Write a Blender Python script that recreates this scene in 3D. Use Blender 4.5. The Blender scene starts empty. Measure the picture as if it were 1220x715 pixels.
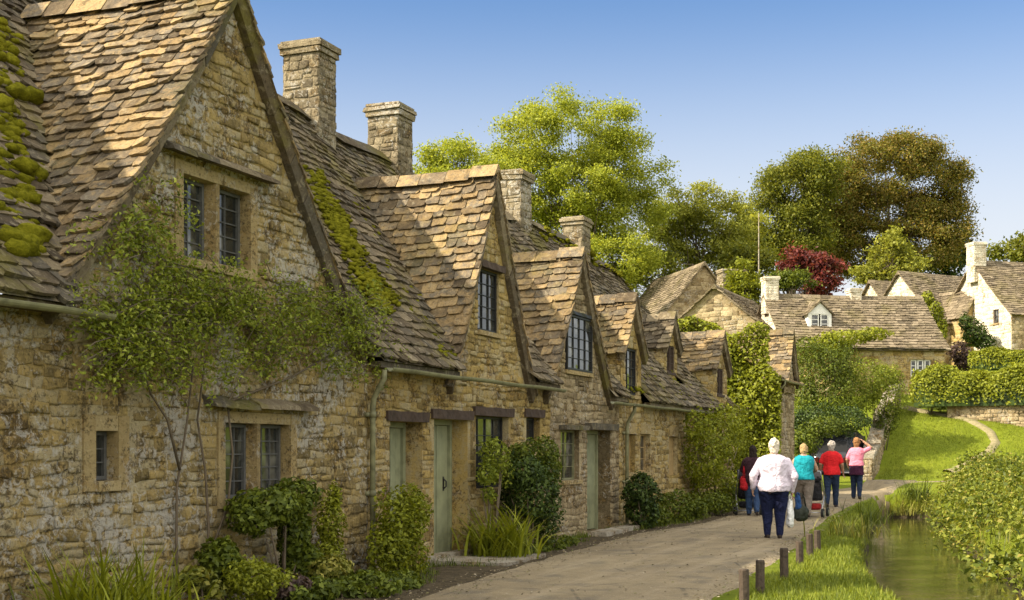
import bpy, math, random
import numpy as np
from mathutils import Vector, Matrix, noise as mnoise

C = bpy.context.scene
COL = C.collection
R = math.radians
rng = random.Random(7)
nrg = np.random.default_rng(11)

# ------------------------------------------------------------------ camera, sky, sun, exposure
CAM_H = 1.55
FPX = 1600.0            # focal length in photo pixels (photo 1220 x 715, horizon at row 535)
cd = bpy.data.cameras.new('camera'); cam = bpy.data.objects.new('camera', cd); COL.objects.link(cam)
cam.location = (0, 0, CAM_H); cam.rotation_euler = (R(90), 0, 0)
cd.sensor_width = 36.0; cd.lens = 36.0 * FPX / 1220.0
cd.shift_y = (535 - 357.5) / 1220.0
cd.clip_end = 6000; cd.clip_start = 0.1
C.camera = cam

SUN_AZ = math.atan2(-0.957, -0.29); SUN_EL = R(37)
SDIR = Vector((math.sin(SUN_AZ) * math.cos(SUN_EL), math.cos(SUN_AZ) * math.cos(SUN_EL), math.sin(SUN_EL)))
w = bpy.data.worlds.new('World'); C.world = w; w.use_nodes = True
wt = w.node_tree; wt.nodes.clear()
sky = wt.nodes.new('ShaderNodeTexSky'); sky.sky_type = 'NISHITA'; sky.sun_disc = False
sky.sun_elevation = SUN_EL; sky.sun_rotation = SUN_AZ % (2 * math.pi)
sky.altitude = 50; sky.air_density = 1.0; sky.dust_density = 0.5; sky.ozone_density = 2.5
def wn_(t, **kw):
    nd = wt.nodes.new(t)
    for k_, v_ in kw.items(): setattr(nd, k_, v_)
    return nd
def wmap(src, a, b, c=0.0, d=1.0):
    m_ = wn_('ShaderNodeMapRange', interpolation_type='SMOOTHSTEP'); wt.links.new(src, m_.inputs[0])
    for q_, v_ in zip((1, 2, 3, 4), (a, b, c, d)): m_.inputs[q_].default_value = v_
    return m_.outputs[0]
def wmath(op, a, b):
    m_ = wn_('ShaderNodeMath', operation=op)
    for v_, q_ in ((a, 0), (b, 1)):
        if hasattr(v_, 'links'): wt.links.new(v_, m_.inputs[q_])
        else: m_.inputs[q_].default_value = v_
    return m_.outputs[0]
tc = wn_('ShaderNodeTexCoord'); sx = wn_('ShaderNodeSeparateXYZ'); wt.links.new(tc.outputs['Generated'], sx.inputs[0])
cl = wn_('ShaderNodeTexNoise'); cl.inputs['Scale'].default_value = 2.6; cl.inputs['Detail'].default_value = 6; wt.links.new(tc.outputs['Generated'], cl.inputs['Vector'])
def wbg(col, st):
    b_ = wn_('ShaderNodeBackground'); b_.inputs[1].default_value = st
    if hasattr(col, 'links'): wt.links.new(col, b_.inputs[0])
    else: b_.inputs[0].default_value = tuple(col) + (1,)
    return b_.outputs[0]
def wmix(f_, a, b):
    m_ = wn_('ShaderNodeMixShader'); wt.links.new(f_, m_.inputs[0]); wt.links.new(a, m_.inputs[1]); wt.links.new(b, m_.inputs[2]); return m_.outputs[0]
tint = wn_('ShaderNodeMix', data_type='RGBA', blend_type='MULTIPLY'); tint.inputs[0].default_value = 1.0; wt.links.new(sky.outputs[0], tint.inputs[6]); tint.inputs[7].default_value = (.80, .98, 1.16, 1)
base = wbg(tint.outputs[2], 0.07)
hazy = wmix(wmap(sx.outputs[2], .345, .10, 0, .9), base, wbg((.425, .43, .435), 1.0))           # pale air low in the sky
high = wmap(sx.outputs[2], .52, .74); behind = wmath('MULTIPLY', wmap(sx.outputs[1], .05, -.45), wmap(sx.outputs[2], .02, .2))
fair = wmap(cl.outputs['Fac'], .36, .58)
bank = wmath('MULTIPLY', wmath('MAXIMUM', high, behind), fair)                                  # bright cloud added out of view, overhead and behind, to lift the shade
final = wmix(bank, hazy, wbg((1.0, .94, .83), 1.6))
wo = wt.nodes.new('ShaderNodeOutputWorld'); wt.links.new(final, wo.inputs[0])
sl = bpy.data.lights.new('sun', 'SUN'); sl.energy = 5.0; sl.angle = R(0.6); sl.color = (1.0, 0.88, 0.70)
so = bpy.data.objects.new('sun', sl); COL.objects.link(so)
so.rotation_euler = (-SDIR).to_track_quat('-Z', 'Y').to_euler()
so.location = SDIR * 60
C.view_settings.view_transform = 'Standard'; C.view_settings.look = 'None'
C.view_settings.gamma = 1.0; C.view_settings.exposure = 1.08; C.view_settings.use_curve_mapping = False
C.render.engine = 'CYCLES'
C.cycles.max_bounces = 6; C.cycles.diffuse_bounces = 3; C.cycles.glossy_bounces = 2
C.cycles.transmission_bounces = 3; C.cycles.transparent_max_bounces = 8
C.cycles.use_denoising = True

# ------------------------------------------------------------------ measuring helpers
AL = math.atan(0.392)                       # street runs this far right of the view axis
SA, CA = math.sin(AL), math.cos(AL)
DW = 8.115 * CA                             # distance of camera from the terrace wall
OX, OY = -DW * CA, DW * SA
ROT_T = math.pi / 2 - AL
def T(u, y, z=0.0):                         # terrace frame (u along street, y into the houses) -> world
    return Vector((OX + u * SA - y * CA, OY + u * CA + y * SA, z))
def wu(px, y=0.0):
    Z = (8.115 + y / CA) / (0.392 - (px - 610) / FPX)
    X = (px - 610) / FPX * Z
    return (X - OX) * SA + (Z - OY) * CA, Z
def wp(px, py, y=0.0):                      # picture measurement -> (u, z) on a plane parallel to the street
    u, Z = wu(px, y)
    return u, CAM_H + (535 - py) * Z / FPX
def at(px, py, Z):
    return Vector(((px - 610) / FPX * Z, Z, CAM_H + (535 - py) * Z / FPX))

def interp(x, xs, ys): return float(np.interp(x, xs, ys))
HY = [-50, 26, 31, 36, 42, 46, 50, 53, 58, 64, 80, 120, 250, 2000]
HZ = [0, 0, .05, .14, .20, .23, .32, .75, 2.75, 4.0, 6.6, 10.0, 14.0, 16.0]
STR = np.array([(2.9, -10), (4.25, 5), (5.2, 13.5), (5.98, 18.5), (7.1, 23), (8.62, 29), (10.1, 34), (11.5, 39.0)])
STW = [1.2, 1.1, .96, .9, .86, .8, .76, .62]
def str_dist(X, Y):
    best = 1e9; bw = 1
    P = np.array((X, Y))
    for i in range(len(STR) - 1):
        a, b = STR[i], STR[i + 1]; d = b - a
        t = min(1, max(0, float(np.dot(P - a, d) / np.dot(d, d))))
        q = a + d * t; dd = math.hypot(*(P - q))
        if dd < best: best = dd; bw = STW[i] * (1 - t) + STW[i + 1] * t
    return best, bw
def sstep(a, b, x):
    t = min(1, max(0, (x - a) / (b - a))); return t * t * (3 - 2 * t)
def hgt(X, Y):
    z = interp(Y, HY, HZ)
    if -12 < Y < 44 and -1 < X < 18:
        d, bw = str_dist(X, Y)
        d += .16 * mnoise.noise((X * 1.3, Y * 1.3, 2.2))
        z -= 1.05 * (1 - sstep(bw - .1, bw + .42, d))
        if X > 0 and d > bw + .3:
            side = X - interp(Y, STR[:, 1], STR[:, 0])
            if side > 0: z += .25 * sstep(bw + .3, bw + 3, d)
    if Y > 43:
        z += .12 * mnoise.noise((X * .12, Y * .12, 0.5)) * min(1, (Y - 43) / 10)
    return z
def ground(px, py):                         # where the line of sight meets the ground
    Z = 8.0
    while Z < 300:
        p = at(px, py, Z)
        if p.z <= hgt(p.x, p.y): return Vector((p.x, p.y, hgt(p.x, p.y)))
        Z += .05
    return p

# ------------------------------------------------------------------ mesh helpers
class MB:
    def __init__(s): s.v = []; s.f = []
    def add(s, vs, fs):
        o = len(s.v); s.v.extend([tuple(x) for x in vs]); s.f.extend([tuple(i + o for i in f) for f in fs])
    def box(s, a, b, M=None, jit=0.0):
        x0, y0, z0 = a; x1, y1, z1 = b
        vs = [Vector(p) for p in ((x0,y0,z0),(x1,y0,z0),(x1,y1,z0),(x0,y1,z0),(x0,y0,z1),(x1,y0,z1),(x1,y1,z1),(x0,y1,z1))]
        if jit: vs = [q + Vector((rng.uniform(-jit, jit), rng.uniform(-jit, jit), rng.uniform(-jit, jit))) for q in vs]
        if M is not None: vs = [M @ q for q in vs]
        s.add(vs, [(0,3,2,1),(4,5,6,7),(0,1,5,4),(1,2,6,5),(2,3,7,6),(3,0,4,7)])
    def tube(s, pts, rad, seg=8, ell=None, cap=True):
        pts = [Vector(p) for p in pts]; n = len(pts)
        if not hasattr(rad, '__len__'): rad = [rad] * n
        rings = []; prev = None
        for i, p in enumerate(pts):
            d = (pts[min(i + 1, n - 1)] - pts[max(i - 1, 0)]).normalized()
            if prev is None:
                a = Vector((1, 0, 0)) if abs(d.x) < .9 else Vector((0, 1, 0))
                e1 = (a - d * a.dot(d)).normalized()
            else: e1 = (prev - d * prev.dot(d)).normalized()
            prev = e1; e2 = d.cross(e1)
            ra, rb = (rad[i], rad[i]) if not hasattr(rad[i], '__len__') else rad[i]
            rings.append([p + e1 * (ra * math.cos(2*math.pi*k/seg)) + e2 * (rb * math.sin(2*math.pi*k/seg)) for k in range(seg)])
        vs = [q for r in rings for q in r]; fs = []
        for i in range(n - 1):
            for k in range(seg):
                k2 = (k + 1) % seg
                fs.append((i*seg+k, i*seg+k2, (i+1)*seg+k2, (i+1)*seg+k))
        if cap: fs.append(tuple(range(seg))[::-1]); fs.append(tuple((n-1)*seg + k for k in range(seg)))
        s.add(vs, fs)
    def ball(s, c, r, seg=12, rings=8, bump=0.0, M=None):
        if not hasattr(r, '__len__'): r = (r, r, r)
        c = Vector(c); vs = []; fs = []
        for i in range(rings + 1):
            th = math.pi * i / rings
            for k in range(seg):
                ph = 2 * math.pi * k / seg
                d = Vector((math.sin(th)*math.cos(ph), math.sin(th)*math.sin(ph), math.cos(th)))
                m = 1 + (bump * mnoise.noise(d * 1.7 + c * 3.1) if bump else 0)
                q = Vector((d.x*r[0], d.y*r[1], d.z*r[2])) * m
                if M is not None: q = M @ q
                vs.append(c + q)
        for i in range(rings):
            for k in range(seg):
                k2 = (k + 1) % seg
                fs.append((i*seg+k, (i+1)*seg+k, (i+1)*seg+k2, i*seg+k2))
        s.add(vs, fs)
    def build(s, name, mat, parent=None, smooth=False, loc=None):
        me = bpy.data.meshes.new(name); me.from_pydata(s.v, [], s.f); me.update()
        if smooth: me.polygons.foreach_set('use_smooth', [True] * len(me.polygons))
        return link(name, me, mat, parent)
def link(name, me, mat, parent=None):
    if mat is not None: me.materials.append(mat)
    o = bpy.data.objects.new(name, me); COL.objects.link(o)
    if parent is not None: o.parent = parent
    return o
def tag(o, label=None, cat=None, group=None, kind=None):
    if label: o['label'] = label
    if cat: o['category'] = cat
    if group: o['group'] = group
    if kind: o['kind'] = kind
    return o
def thing(name, label, cat, loc=(0, 0, 0), rotz=0.0, group=None):
    o = bpy.data.objects.new(name, None); COL.objects.link(o)
    o.location = loc; o.rotation_euler = (0, 0, rotz); o.empty_display_size = .3
    return tag(o, label, cat, group)

# ------------------------------------------------------------------ materials
def lin(c): return tuple(c) + (1.0,)
class NT:
    def __init__(s, name):
        s.m = bpy.data.materials.new(name); s.m.use_nodes = True
        s.t = s.m.node_tree; s.t.nodes.clear()
        s.out = s.t.nodes.new('ShaderNodeOutputMaterial')
    def n(s, typ, **kw):
        nd = s.t.nodes.new(typ)
        for k, v in kw.items(): setattr(nd, k, v)
        return nd
    def l(s, a, b): s.t.links.new(a, b)
    def pos(s):
        if not hasattr(s, '_p'): s._p = s.n('ShaderNodeNewGeometry')
        return s._p
    def noise(s, scale, detail=4, rough=.6, vec=None, dist=0.0):
        nd = s.n('ShaderNodeTexNoise'); nd.inputs['Scale'].default_value = scale
        nd.inputs['Detail'].default_value = detail; nd.inputs['Roughness'].default_value = rough
        nd.inputs['Distortion'].default_value = dist
        s.l(vec if vec is not None else s.pos().outputs['Position'], nd.inputs['Vector']); return nd.outputs['Fac']
    def ramp(s, fac, stops, interp='LINEAR'):
        nd = s.n('ShaderNodeValToRGB'); cr = nd.color_ramp; cr.interpolation = interp
        while len(cr.elements) > 1: cr.elements.remove(cr.elements[-1])
        cr.elements[0].position = stops[0][0]; cr.elements[0].color = lin(stops[0][1])
        for p, c in stops[1:]:
            e = cr.elements.new(p); e.color = lin(c)
        s.l(fac, nd.inputs[0]); return nd.outputs[0]
    def thr(s, fac, a, b):
        nd = s.n('ShaderNodeMapRange'); nd.inputs[1].default_value = a; nd.inputs[2].default_value = b
        s.l(fac, nd.inputs[0]); return nd.outputs[0]
    def mix(s, fac, a, b, mode='MIX'):
        nd = s.n('ShaderNodeMix', data_type='RGBA', blend_type=mode)
        for v, i in ((fac, 0), (a, 6), (b, 7)):
            if hasattr(v, 'links'): s.l(v, nd.inputs[i])
            elif i == 0: nd.inputs[0].default_value = v
            else: nd.inputs[i].default_value = lin(v)
        return nd.outputs[2]
    def math(s, op, a, b):
        nd = s.n('ShaderNodeMath', operation=op)
        for v, i in ((a, 0), (b, 1)):
            if hasattr(v, 'links'): s.l(v, nd.inputs[i])
            else: nd.inputs[i].default_value = v
        return nd.outputs[0]
    def bump(s, h, dist, strength=1.0, prev=None):
        nd = s.n('ShaderNodeBump'); nd.inputs['Distance'].default_value = dist; nd.inputs['Strength'].default_value = strength
        s.l(h, nd.inputs['Height'])
        if prev is not None: s.l(prev, nd.inputs['Normal'])
        return nd.outputs[0]
    def pr(s, col, rough=.9, normal=None, spec=.3, metal=0.0):
        p = s.n('ShaderNodeBsdfPrincipled')
        if hasattr(col, 'links'): s.l(col, p.inputs['Base Color'])
        else: p.inputs['Base Color'].default_value = lin(col)
        if hasattr(rough, 'links'): s.l(rough, p.inputs['Roughness'])
        else: p.inputs['Roughness'].default_value = rough
        p.inputs['Specular IOR Level'].default_value = spec; p.inputs['Metallic'].default_value = metal
        if normal is not None: s.l(normal, p.inputs['Normal'])
        s.l(p.outputs[0], s.out.inputs[0]); return p

def m_stone(name, stops, lichen=.5, dark=.5, fine=1.0):
    k = NT(name); rnd = k.pos().outputs['Random Per Island']
    n1 = k.noise(.9, 4); n2 = k.noise(9 * fine, 6, .72); n3 = k.noise(34 * fine, 6, .78); n4 = k.noise(2.6, 5, .7); n5 = k.noise(11 * fine, 6, .75, dist=.9); n6 = k.noise(21 * fine, 5, .75, dist=.5)
    f = k.math('ADD', k.math('MULTIPLY', rnd, .42), k.math('ADD', k.math('MULTIPLY', n2, .56), k.math('MULTIPLY', k.thr(n1, .3, .7), .12)))
    c = k.ramp(f, stops)
    oc = k.thr(n4, .52, .66); c = k.mix(k.math('MULTIPLY', oc, .6), c, (.36, .20, .035))
    dk = k.thr(k.math('ADD', n4, n6), 1.06 - .08 * dark, 1.2 - .08 * dark); c = k.mix(k.math('MULTIPLY', dk, .8), c, (.065, .05, .028))
    gl = k.thr(k.math('ADD', k.math('MULTIPLY', n5, .8), k.math('MULTIPLY', k.noise(1.3, 4), .5)), .74 - .07 * lichen, .80 - .07 * lichen)
    c = k.mix(k.math('MULTIPLY', gl, .75 * min(1, lichen * 1.6)), c, (.50, .47, .40))
    sp = k.thr(n3, .60, .66); c = k.mix(k.math('MULTIPLY', sp, .35), c, (.56, .5, .38))
    sd = k.thr(n3, .42, .35); c = k.mix(k.math('MULTIPLY', sd, .8), c, (.05, .038, .02))
    b = k.bump(n2, .05, .9); b = k.bump(n6, .03, .8, b); b = k.bump(n3, .02, .9, b)
    k.pr(c, .95, b, .12); return k.m
OCH = [(.25, (.13, .096, .04)), (.42, (.30, .215, .08)), (.55, (.46, .33, .115)), (.68, (.40, .325, .18)), (.85, (.54, .43, .215))]
M_WALL1 = m_stone('wall_stone_weathered', [(.25, (.125, .095, .043)), (.42, (.29, .215, .088)), (.55, (.43, .315, .12)), (.68, (.37, .305, .175)), (.85, (.50, .41, .22))], 1.1, .85)
M_WALL2 = m_stone('wall_stone_honey', OCH, .3, .35)
M_WALL3 = m_stone('wall_stone_grey', [(.25, (.12, .092, .052)), (.45, (.26, .20, .112)), (.6, (.37, .29, .165)), (.85, (.46, .38, .235))], .5, .5)
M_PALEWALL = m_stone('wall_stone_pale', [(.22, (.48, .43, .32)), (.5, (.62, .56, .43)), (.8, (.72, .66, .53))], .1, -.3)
M_DRESS = m_stone('dressed_stone', [(.3, (.2, .145, .07)), (.5, (.37, .275, .125)), (.8, (.47, .37, .19))], .5, .5)
M_CHIM = m_stone('chimney_stone', [(.25, (.10, .082, .055)), (.45, (.2, .165, .105)), (.6, (.30, .245, .15)), (.85, (.37, .32, .225))], .7, .85)

def m_slate(name, stops, lich=.5, moss=.0):
    k = NT(name); rnd = k.pos().outputs['Random Per Island']
    n1 = k.noise(.8, 4); n2 = k.noise(7, 5, .7); n3 = k.noise(30, 6, .78); n5 = k.noise(10, 5, .72, dist=.7)
    f = k.math('ADD', k.math('MULTIPLY', rnd, .6), k.math('MULTIPLY', n2, .42))
    c = k.ramp(f, stops)
    gl = k.thr(n5, .55, .63); c = k.mix(k.math('MULTIPLY', gl, lich), c, (.38, .33, .22))
    dk = k.thr(n5, .44, .36); c = k.mix(k.math('MULTIPLY', dk, .6), c, (.05, .038, .022))
    sd = k.thr(n3, .44, .36); c = k.mix(k.math('MULTIPLY', sd, .7), c, (.03, .023, .014))
    if moss:
        mo = k.thr(k.math('ADD', n1, k.math('MULTIPLY', n2, .5)), .76, .9); c = k.mix(k.math('MULTIPLY', mo, moss), c, (.13, .115, .015))
    b = k.bump(n2, .03, .8); b = k.bump(n3, .016, .9, b)
    k.pr(c, .95, b, .12); return k.m
M_SLATE = m_slate('stone_slate', [(.15, (.05, .039, .027)), (.3, (.135, .10, .058)), (.42, (.26, .18, .085)), (.5, (.09, .078, .06)), (.6, (.2, .15, .09)), (.68, (.36, .255, .12)), (.78, (.145, .124, .095)), (.92, (.38, .285, .155))], .35, .25)
M_SLATE_OLD = m_slate('old_stone_slate', [(.15, (.042, .034, .024)), (.35, (.115, .088, .054)), (.55, (.09, .079, .06)), (.7, (.165, .13, .08)), (.9, (.225, .185, .12))], .42, .55)
M_SLATE_FAR = m_slate('far_stone_slate', [(.15, (.075, .06, .042)), (.4, (.145, .115, .074)), (.65, (.195, .155, .102)), (.9, (.27, .22, .15))], .4, .25)

def m_plain(name, col, rough=.6, var=.25, scale=20, bump=.0, spec=.3, metal=0.0):
    k = NT(name); n = k.noise(scale, 4); n2 = k.noise(scale * .13, 3)
    f = k.math('ADD', k.math('MULTIPLY', n, .6), k.math('MULTIPLY', n2, .4))
    d = tuple(max(0, c * (1 - var * 1.6)) for c in col); l2 = tuple(min(1, c * (1 + var)) for c in col)
    c = k.ramp(f, [(.3, d), (.5, col), (.7, l2)])
    b = k.bump(n, bump, 1.0) if bump else None
    k.pr(c, rough, b, spec, metal); return k.m
M_GREEN = m_plain('sage_paint', (.215, .225, .13), .65, .32, 5, .004)
M_PIPE = m_plain('cream_green_paint', (.185, .18, .095), .6, .35, 9)
M_TIMBER = m_plain('dark_timber', (.06, .04, .028), .85, .4, 14, .01)
M_POST = m_plain('post_timber', (.065, .048, .034), .9, .45, 25, .01)
M_IRON = m_plain('black_iron', (.018, .018, .018), .5, .3, 30)
M_LEAD = m_plain('lead_bars', (.085, .085, .08), .6, .3, 30)
M_WHITE = m_plain('white_paint', (.72, .71, .66), .5, .08, 10)
M_BOARD = m_plain('tan_board', (.33, .23, .10), .8, .25, 12)
M_SLAB = m_stone('step_stone', [(.2, (.2, .175, .135)), (.5, (.32, .285, .22)), (.8, (.42, .38, .3))], .2, .2)
def m_glass():
    k = NT('window_glass'); n = k.noise(2.2, 2); b = k.bump(n, .02, .35)
    c = k.ramp(k.noise(3.0, 2), [(.35, (.012, .013, .012)), (.52, (.03, .032, .028)), (.62, (.10, .098, .08)), (.75, (.2, .19, .155))])  # pale patches in the colour imitate reflections and curtains
    k.pr(c, .06, b, .8); return k.m
M_GLASS = m_glass()
def m_leaf(name, stops, trans=.35, rough=.55, patch=.5):
    k = NT(name); rnd = k.pos().outputs['Random Per Island']
    n = k.noise(patch, 3)
    f = k.math('ADD', k.math('MULTIPLY', rnd, .6), k.math('MULTIPLY', n, .4))
    c = k.ramp(f, stops)
    d = k.n('ShaderNodeBsdfPrincipled'); k.l(c, d.inputs['Base Color']); d.inputs['Roughness'].default_value = rough
    d.inputs['Specular IOR Level'].default_value = .25
    tr = k.n('ShaderNodeBsdfTranslucent')
    cc = k.mix(1.0, c, (1.15, 1.05, .55), 'MULTIPLY'); k.l(cc, tr.inputs[0])
    mx = k.n('ShaderNodeMixShader'); mx.inputs[0].default_value = trans
    k.l(d.outputs[0], mx.inputs[1]); k.l(tr.outputs[0], mx.inputs[2]); k.l(mx.outputs[0], k.out.inputs[0])
    return k.m
L_VINE = m_leaf('vine_leaf', [(.2, (.085, .115, .010)), (.5, (.19, .235, .02)), (.8, (.31, .345, .045))])
L_MID = m_leaf('mid_leaf', [(.2, (.04, .06, .006)), (.5, (.095, .125, .012)), (.8, (.17, .205, .022))])
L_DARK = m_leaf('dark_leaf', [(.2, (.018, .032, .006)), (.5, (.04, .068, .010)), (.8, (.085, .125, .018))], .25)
L_BRIGHT = m_leaf('bright_leaf', [(.2, (.10, .12, .006)), (.5, (.19, .215, .012)), (.8, (.29, .31, .025))])
L_TREE = m_leaf('tree_leaf', [(.2, (.15, .19, .016)), (.5, (.30, .345, .035)), (.8, (.44, .47, .07))], .48, patch=.15)
L_TREE2 = m_leaf('sparse_tree_leaf', [(.2, (.14, .16, .02)), (.5, (.27, .29, .04)), (.8, (.40, .41, .075))], .46, patch=.15)
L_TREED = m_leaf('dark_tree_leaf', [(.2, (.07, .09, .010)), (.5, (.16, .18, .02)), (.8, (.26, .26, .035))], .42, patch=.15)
L_COPPER = m_leaf('copper_leaf', [(.2, (.07, .08, .012)), (.38, (.15, .15, .022)), (.5, (.25, .175, .045)), (.56, (.14, .155, .022)), (.66, (.28, .19, .045)), (.8, (.2, .205, .03))], .4, patch=.18)
L_RED = m_leaf('red_leaf', [(.2, (.06, .018, .018)), (.45, (.14, .032, .028)), (.65, (.26, .055, .045)), (.8, (.13, .07, .035))], .35)
L_PURPLE = m_leaf('purple_leaf', [(.2, (.035, .022, .02)), (.5, (.08, .05, .042)), (.8, (.14, .10, .075))], .3)
L_GRASS = m_leaf('grass_blade', [(.2, (.075, .105, .008)), (.5, (.155, .195, .014)), (.8, (.26, .285, .035))], .35, patch=.7)
L_REED = m_leaf('reed_blade', [(.2, (.07, .085, .012)), (.5, (.17, .18, .025)), (.8, (.32, .29, .06))], .3, patch=.7)
L_BANK = m_leaf('bank_leaf', [(.2, (.07, .09, .010)), (.45, (.16, .19, .018)), (.68, (.27, .285, .04)), (.86, (.26, .19, .05))], .3, patch=.8)
M_MOSS = None
def m_moss():
    k = NT('moss'); n = k.noise(30, 5, .7); n2 = k.noise(4, 3)
    c = k.ramp(k.math('ADD', k.math('MULTIPLY', n, .5), k.math('MULTIPLY', n2, .5)), [(.3, (.045, .045, .005)), (.5, (.135, .13, .008)), (.7, (.26, .245, .02))])
    k.pr(c, 1.0, k.bump(n, .03, 1.0), .05); return k.m
M_MOSS = m_moss()
M_BARK = m_plain('bark', (.10, .078, .052), .95, .4, 8, .03)
M_STEM = m_plain('woody_stem', (.11, .085, .055), .9, .3, 20, .005)

# ------------------------------------------------------------------ foliage builders (numpy)
def leaf_mesh(name, P, size, mat, parent=None, up=.4, N=None, aspect=.55, fold=.18):
    """one small folded leaf per point; N = preferred facing"""
    n = len(P)
    d = nrg.normal(size=(n, 3)); d /= np.linalg.norm(d, axis=1)[:, None]
    nn = nrg.normal(size=(n, 3)) * .75
    if N is not None: nn += N * 1.1
    nn[:, 2] += up
    nn /= np.linalg.norm(nn, axis=1)[:, None] + 1e-9
    d = d - nn * np.sum(d * nn, axis=1)[:, None]; d /= np.linalg.norm(d, axis=1)[:, None] + 1e-9
    e = np.cross(nn, d)
    L = nrg.uniform(size[0], size[1], n)[:, None]; Wd = L * aspect * nrg.uniform(.75, 1.2, n)[:, None]
    v = np.empty((n, 4, 3), np.float32)
    v[:, 0] = P - d * L * .5
    v[:, 1] = P + e * Wd * .5 + nn * L * fold
    v[:, 2] = P + d * L * .5 - nn * L * .08
    v[:, 3] = P - e * Wd * .5 + nn * L * fold
    return quad_obj(name, v.reshape(-1, 3), 4, n, mat, parent)
def quad_obj(name, co, k, n, mat, parent=None, idx=None):
    me = bpy.data.meshes.new(name)
    if idx is None: idx = np.arange(n * k, dtype=np.int32); nf = n; kk = k
    else: kk = 4; nf = len(idx) // 4
    me.vertices.add(len(co)); me.vertices.foreach_set('co', np.ascontiguousarray(co, np.float32).ravel())
    me.loops.add(len(idx)); me.loops.foreach_set('vertex_index', np.asarray(idx, np.int32))
    me.polygons.add(nf); me.polygons.foreach_set('loop_start', np.arange(0, len(idx), kk, dtype=np.int32))
    me.update(calc_edges=True); me.validate()
    return link(name, me, mat, parent)
def shell_pts(n, c, r, inner=.55, bump=.25, seed=0, flat_bottom=True):
    """points near the bumpy surface of an ellipsoid, clumped"""
    d = nrg.normal(size=(n, 3)); d /= np.linalg.norm(d, axis=1)[:, None]
    if flat_bottom: d[:, 2] = np.where(d[:, 2] < -.55, -d[:, 2], d[:, 2])
    k = nrg.normal(size=(14, 3)) * 2.2; ph = nrg.uniform(0, 6.28, 14)
    b = np.sin(d @ k.T * 1.6 + ph).mean(axis=1) * 2.2
    rr = (1 + bump * b) * (inner + (1 - inner) * nrg.uniform(0, 1, n) ** .5)
    return np.array(c) + d * rr[:, None] * np.array(r), d
def blades(name, base, n_each, length, width, mat, parent=None, spread=.05, lean=(.3, .9), seg=4):
    """arching strap blades from the given base points"""
    B = np.repeat(np.asarray(base, float), n_each, axis=0); n = len(B)
    B[:, :2] += nrg.normal(size=(n, 2)) * spread
    a = nrg.uniform(0, 2 * np.pi, n); ln = nrg.uniform(*length, n); le = nrg.uniform(*lean, n); wd = nrg.uniform(*width, n)
    dx, dy = np.cos(a), np.sin(a)
    v = np.empty((n, seg + 1, 2, 3), np.float32)
    for i in range(seg + 1):
        t = i / seg
        hor = ln * le * (t ** 1.6) * .8; ver = ln * (t * (1 - .15 * le) - .55 * le * le * t ** 2.4)
        ww = wd * .5 * (1 - t) ** .6 * (1 if i else .6)
        cx = B[:, 0] + dx * hor; cy = B[:, 1] + dy * hor; cz = B[:, 2] + ver
        for sgn, j in ((1, 0), (-1, 1)):
            v[:, i, j, 0] = cx - dy * ww * sgn; v[:, i, j, 1] = cy + dx * ww * sgn; v[:, i, j, 2] = cz
    off = (np.arange(n) * (seg + 1) * 2)[:, None, None]
    q = np.array([[2*i, 2*i+1, 2*i+3, 2*i+2] for i in range(seg)])[None]
    idx = (off + q).reshape(-1)
    return quad_obj(name, v.reshape(-1, 3), 0, n, mat, parent, idx)

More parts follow.
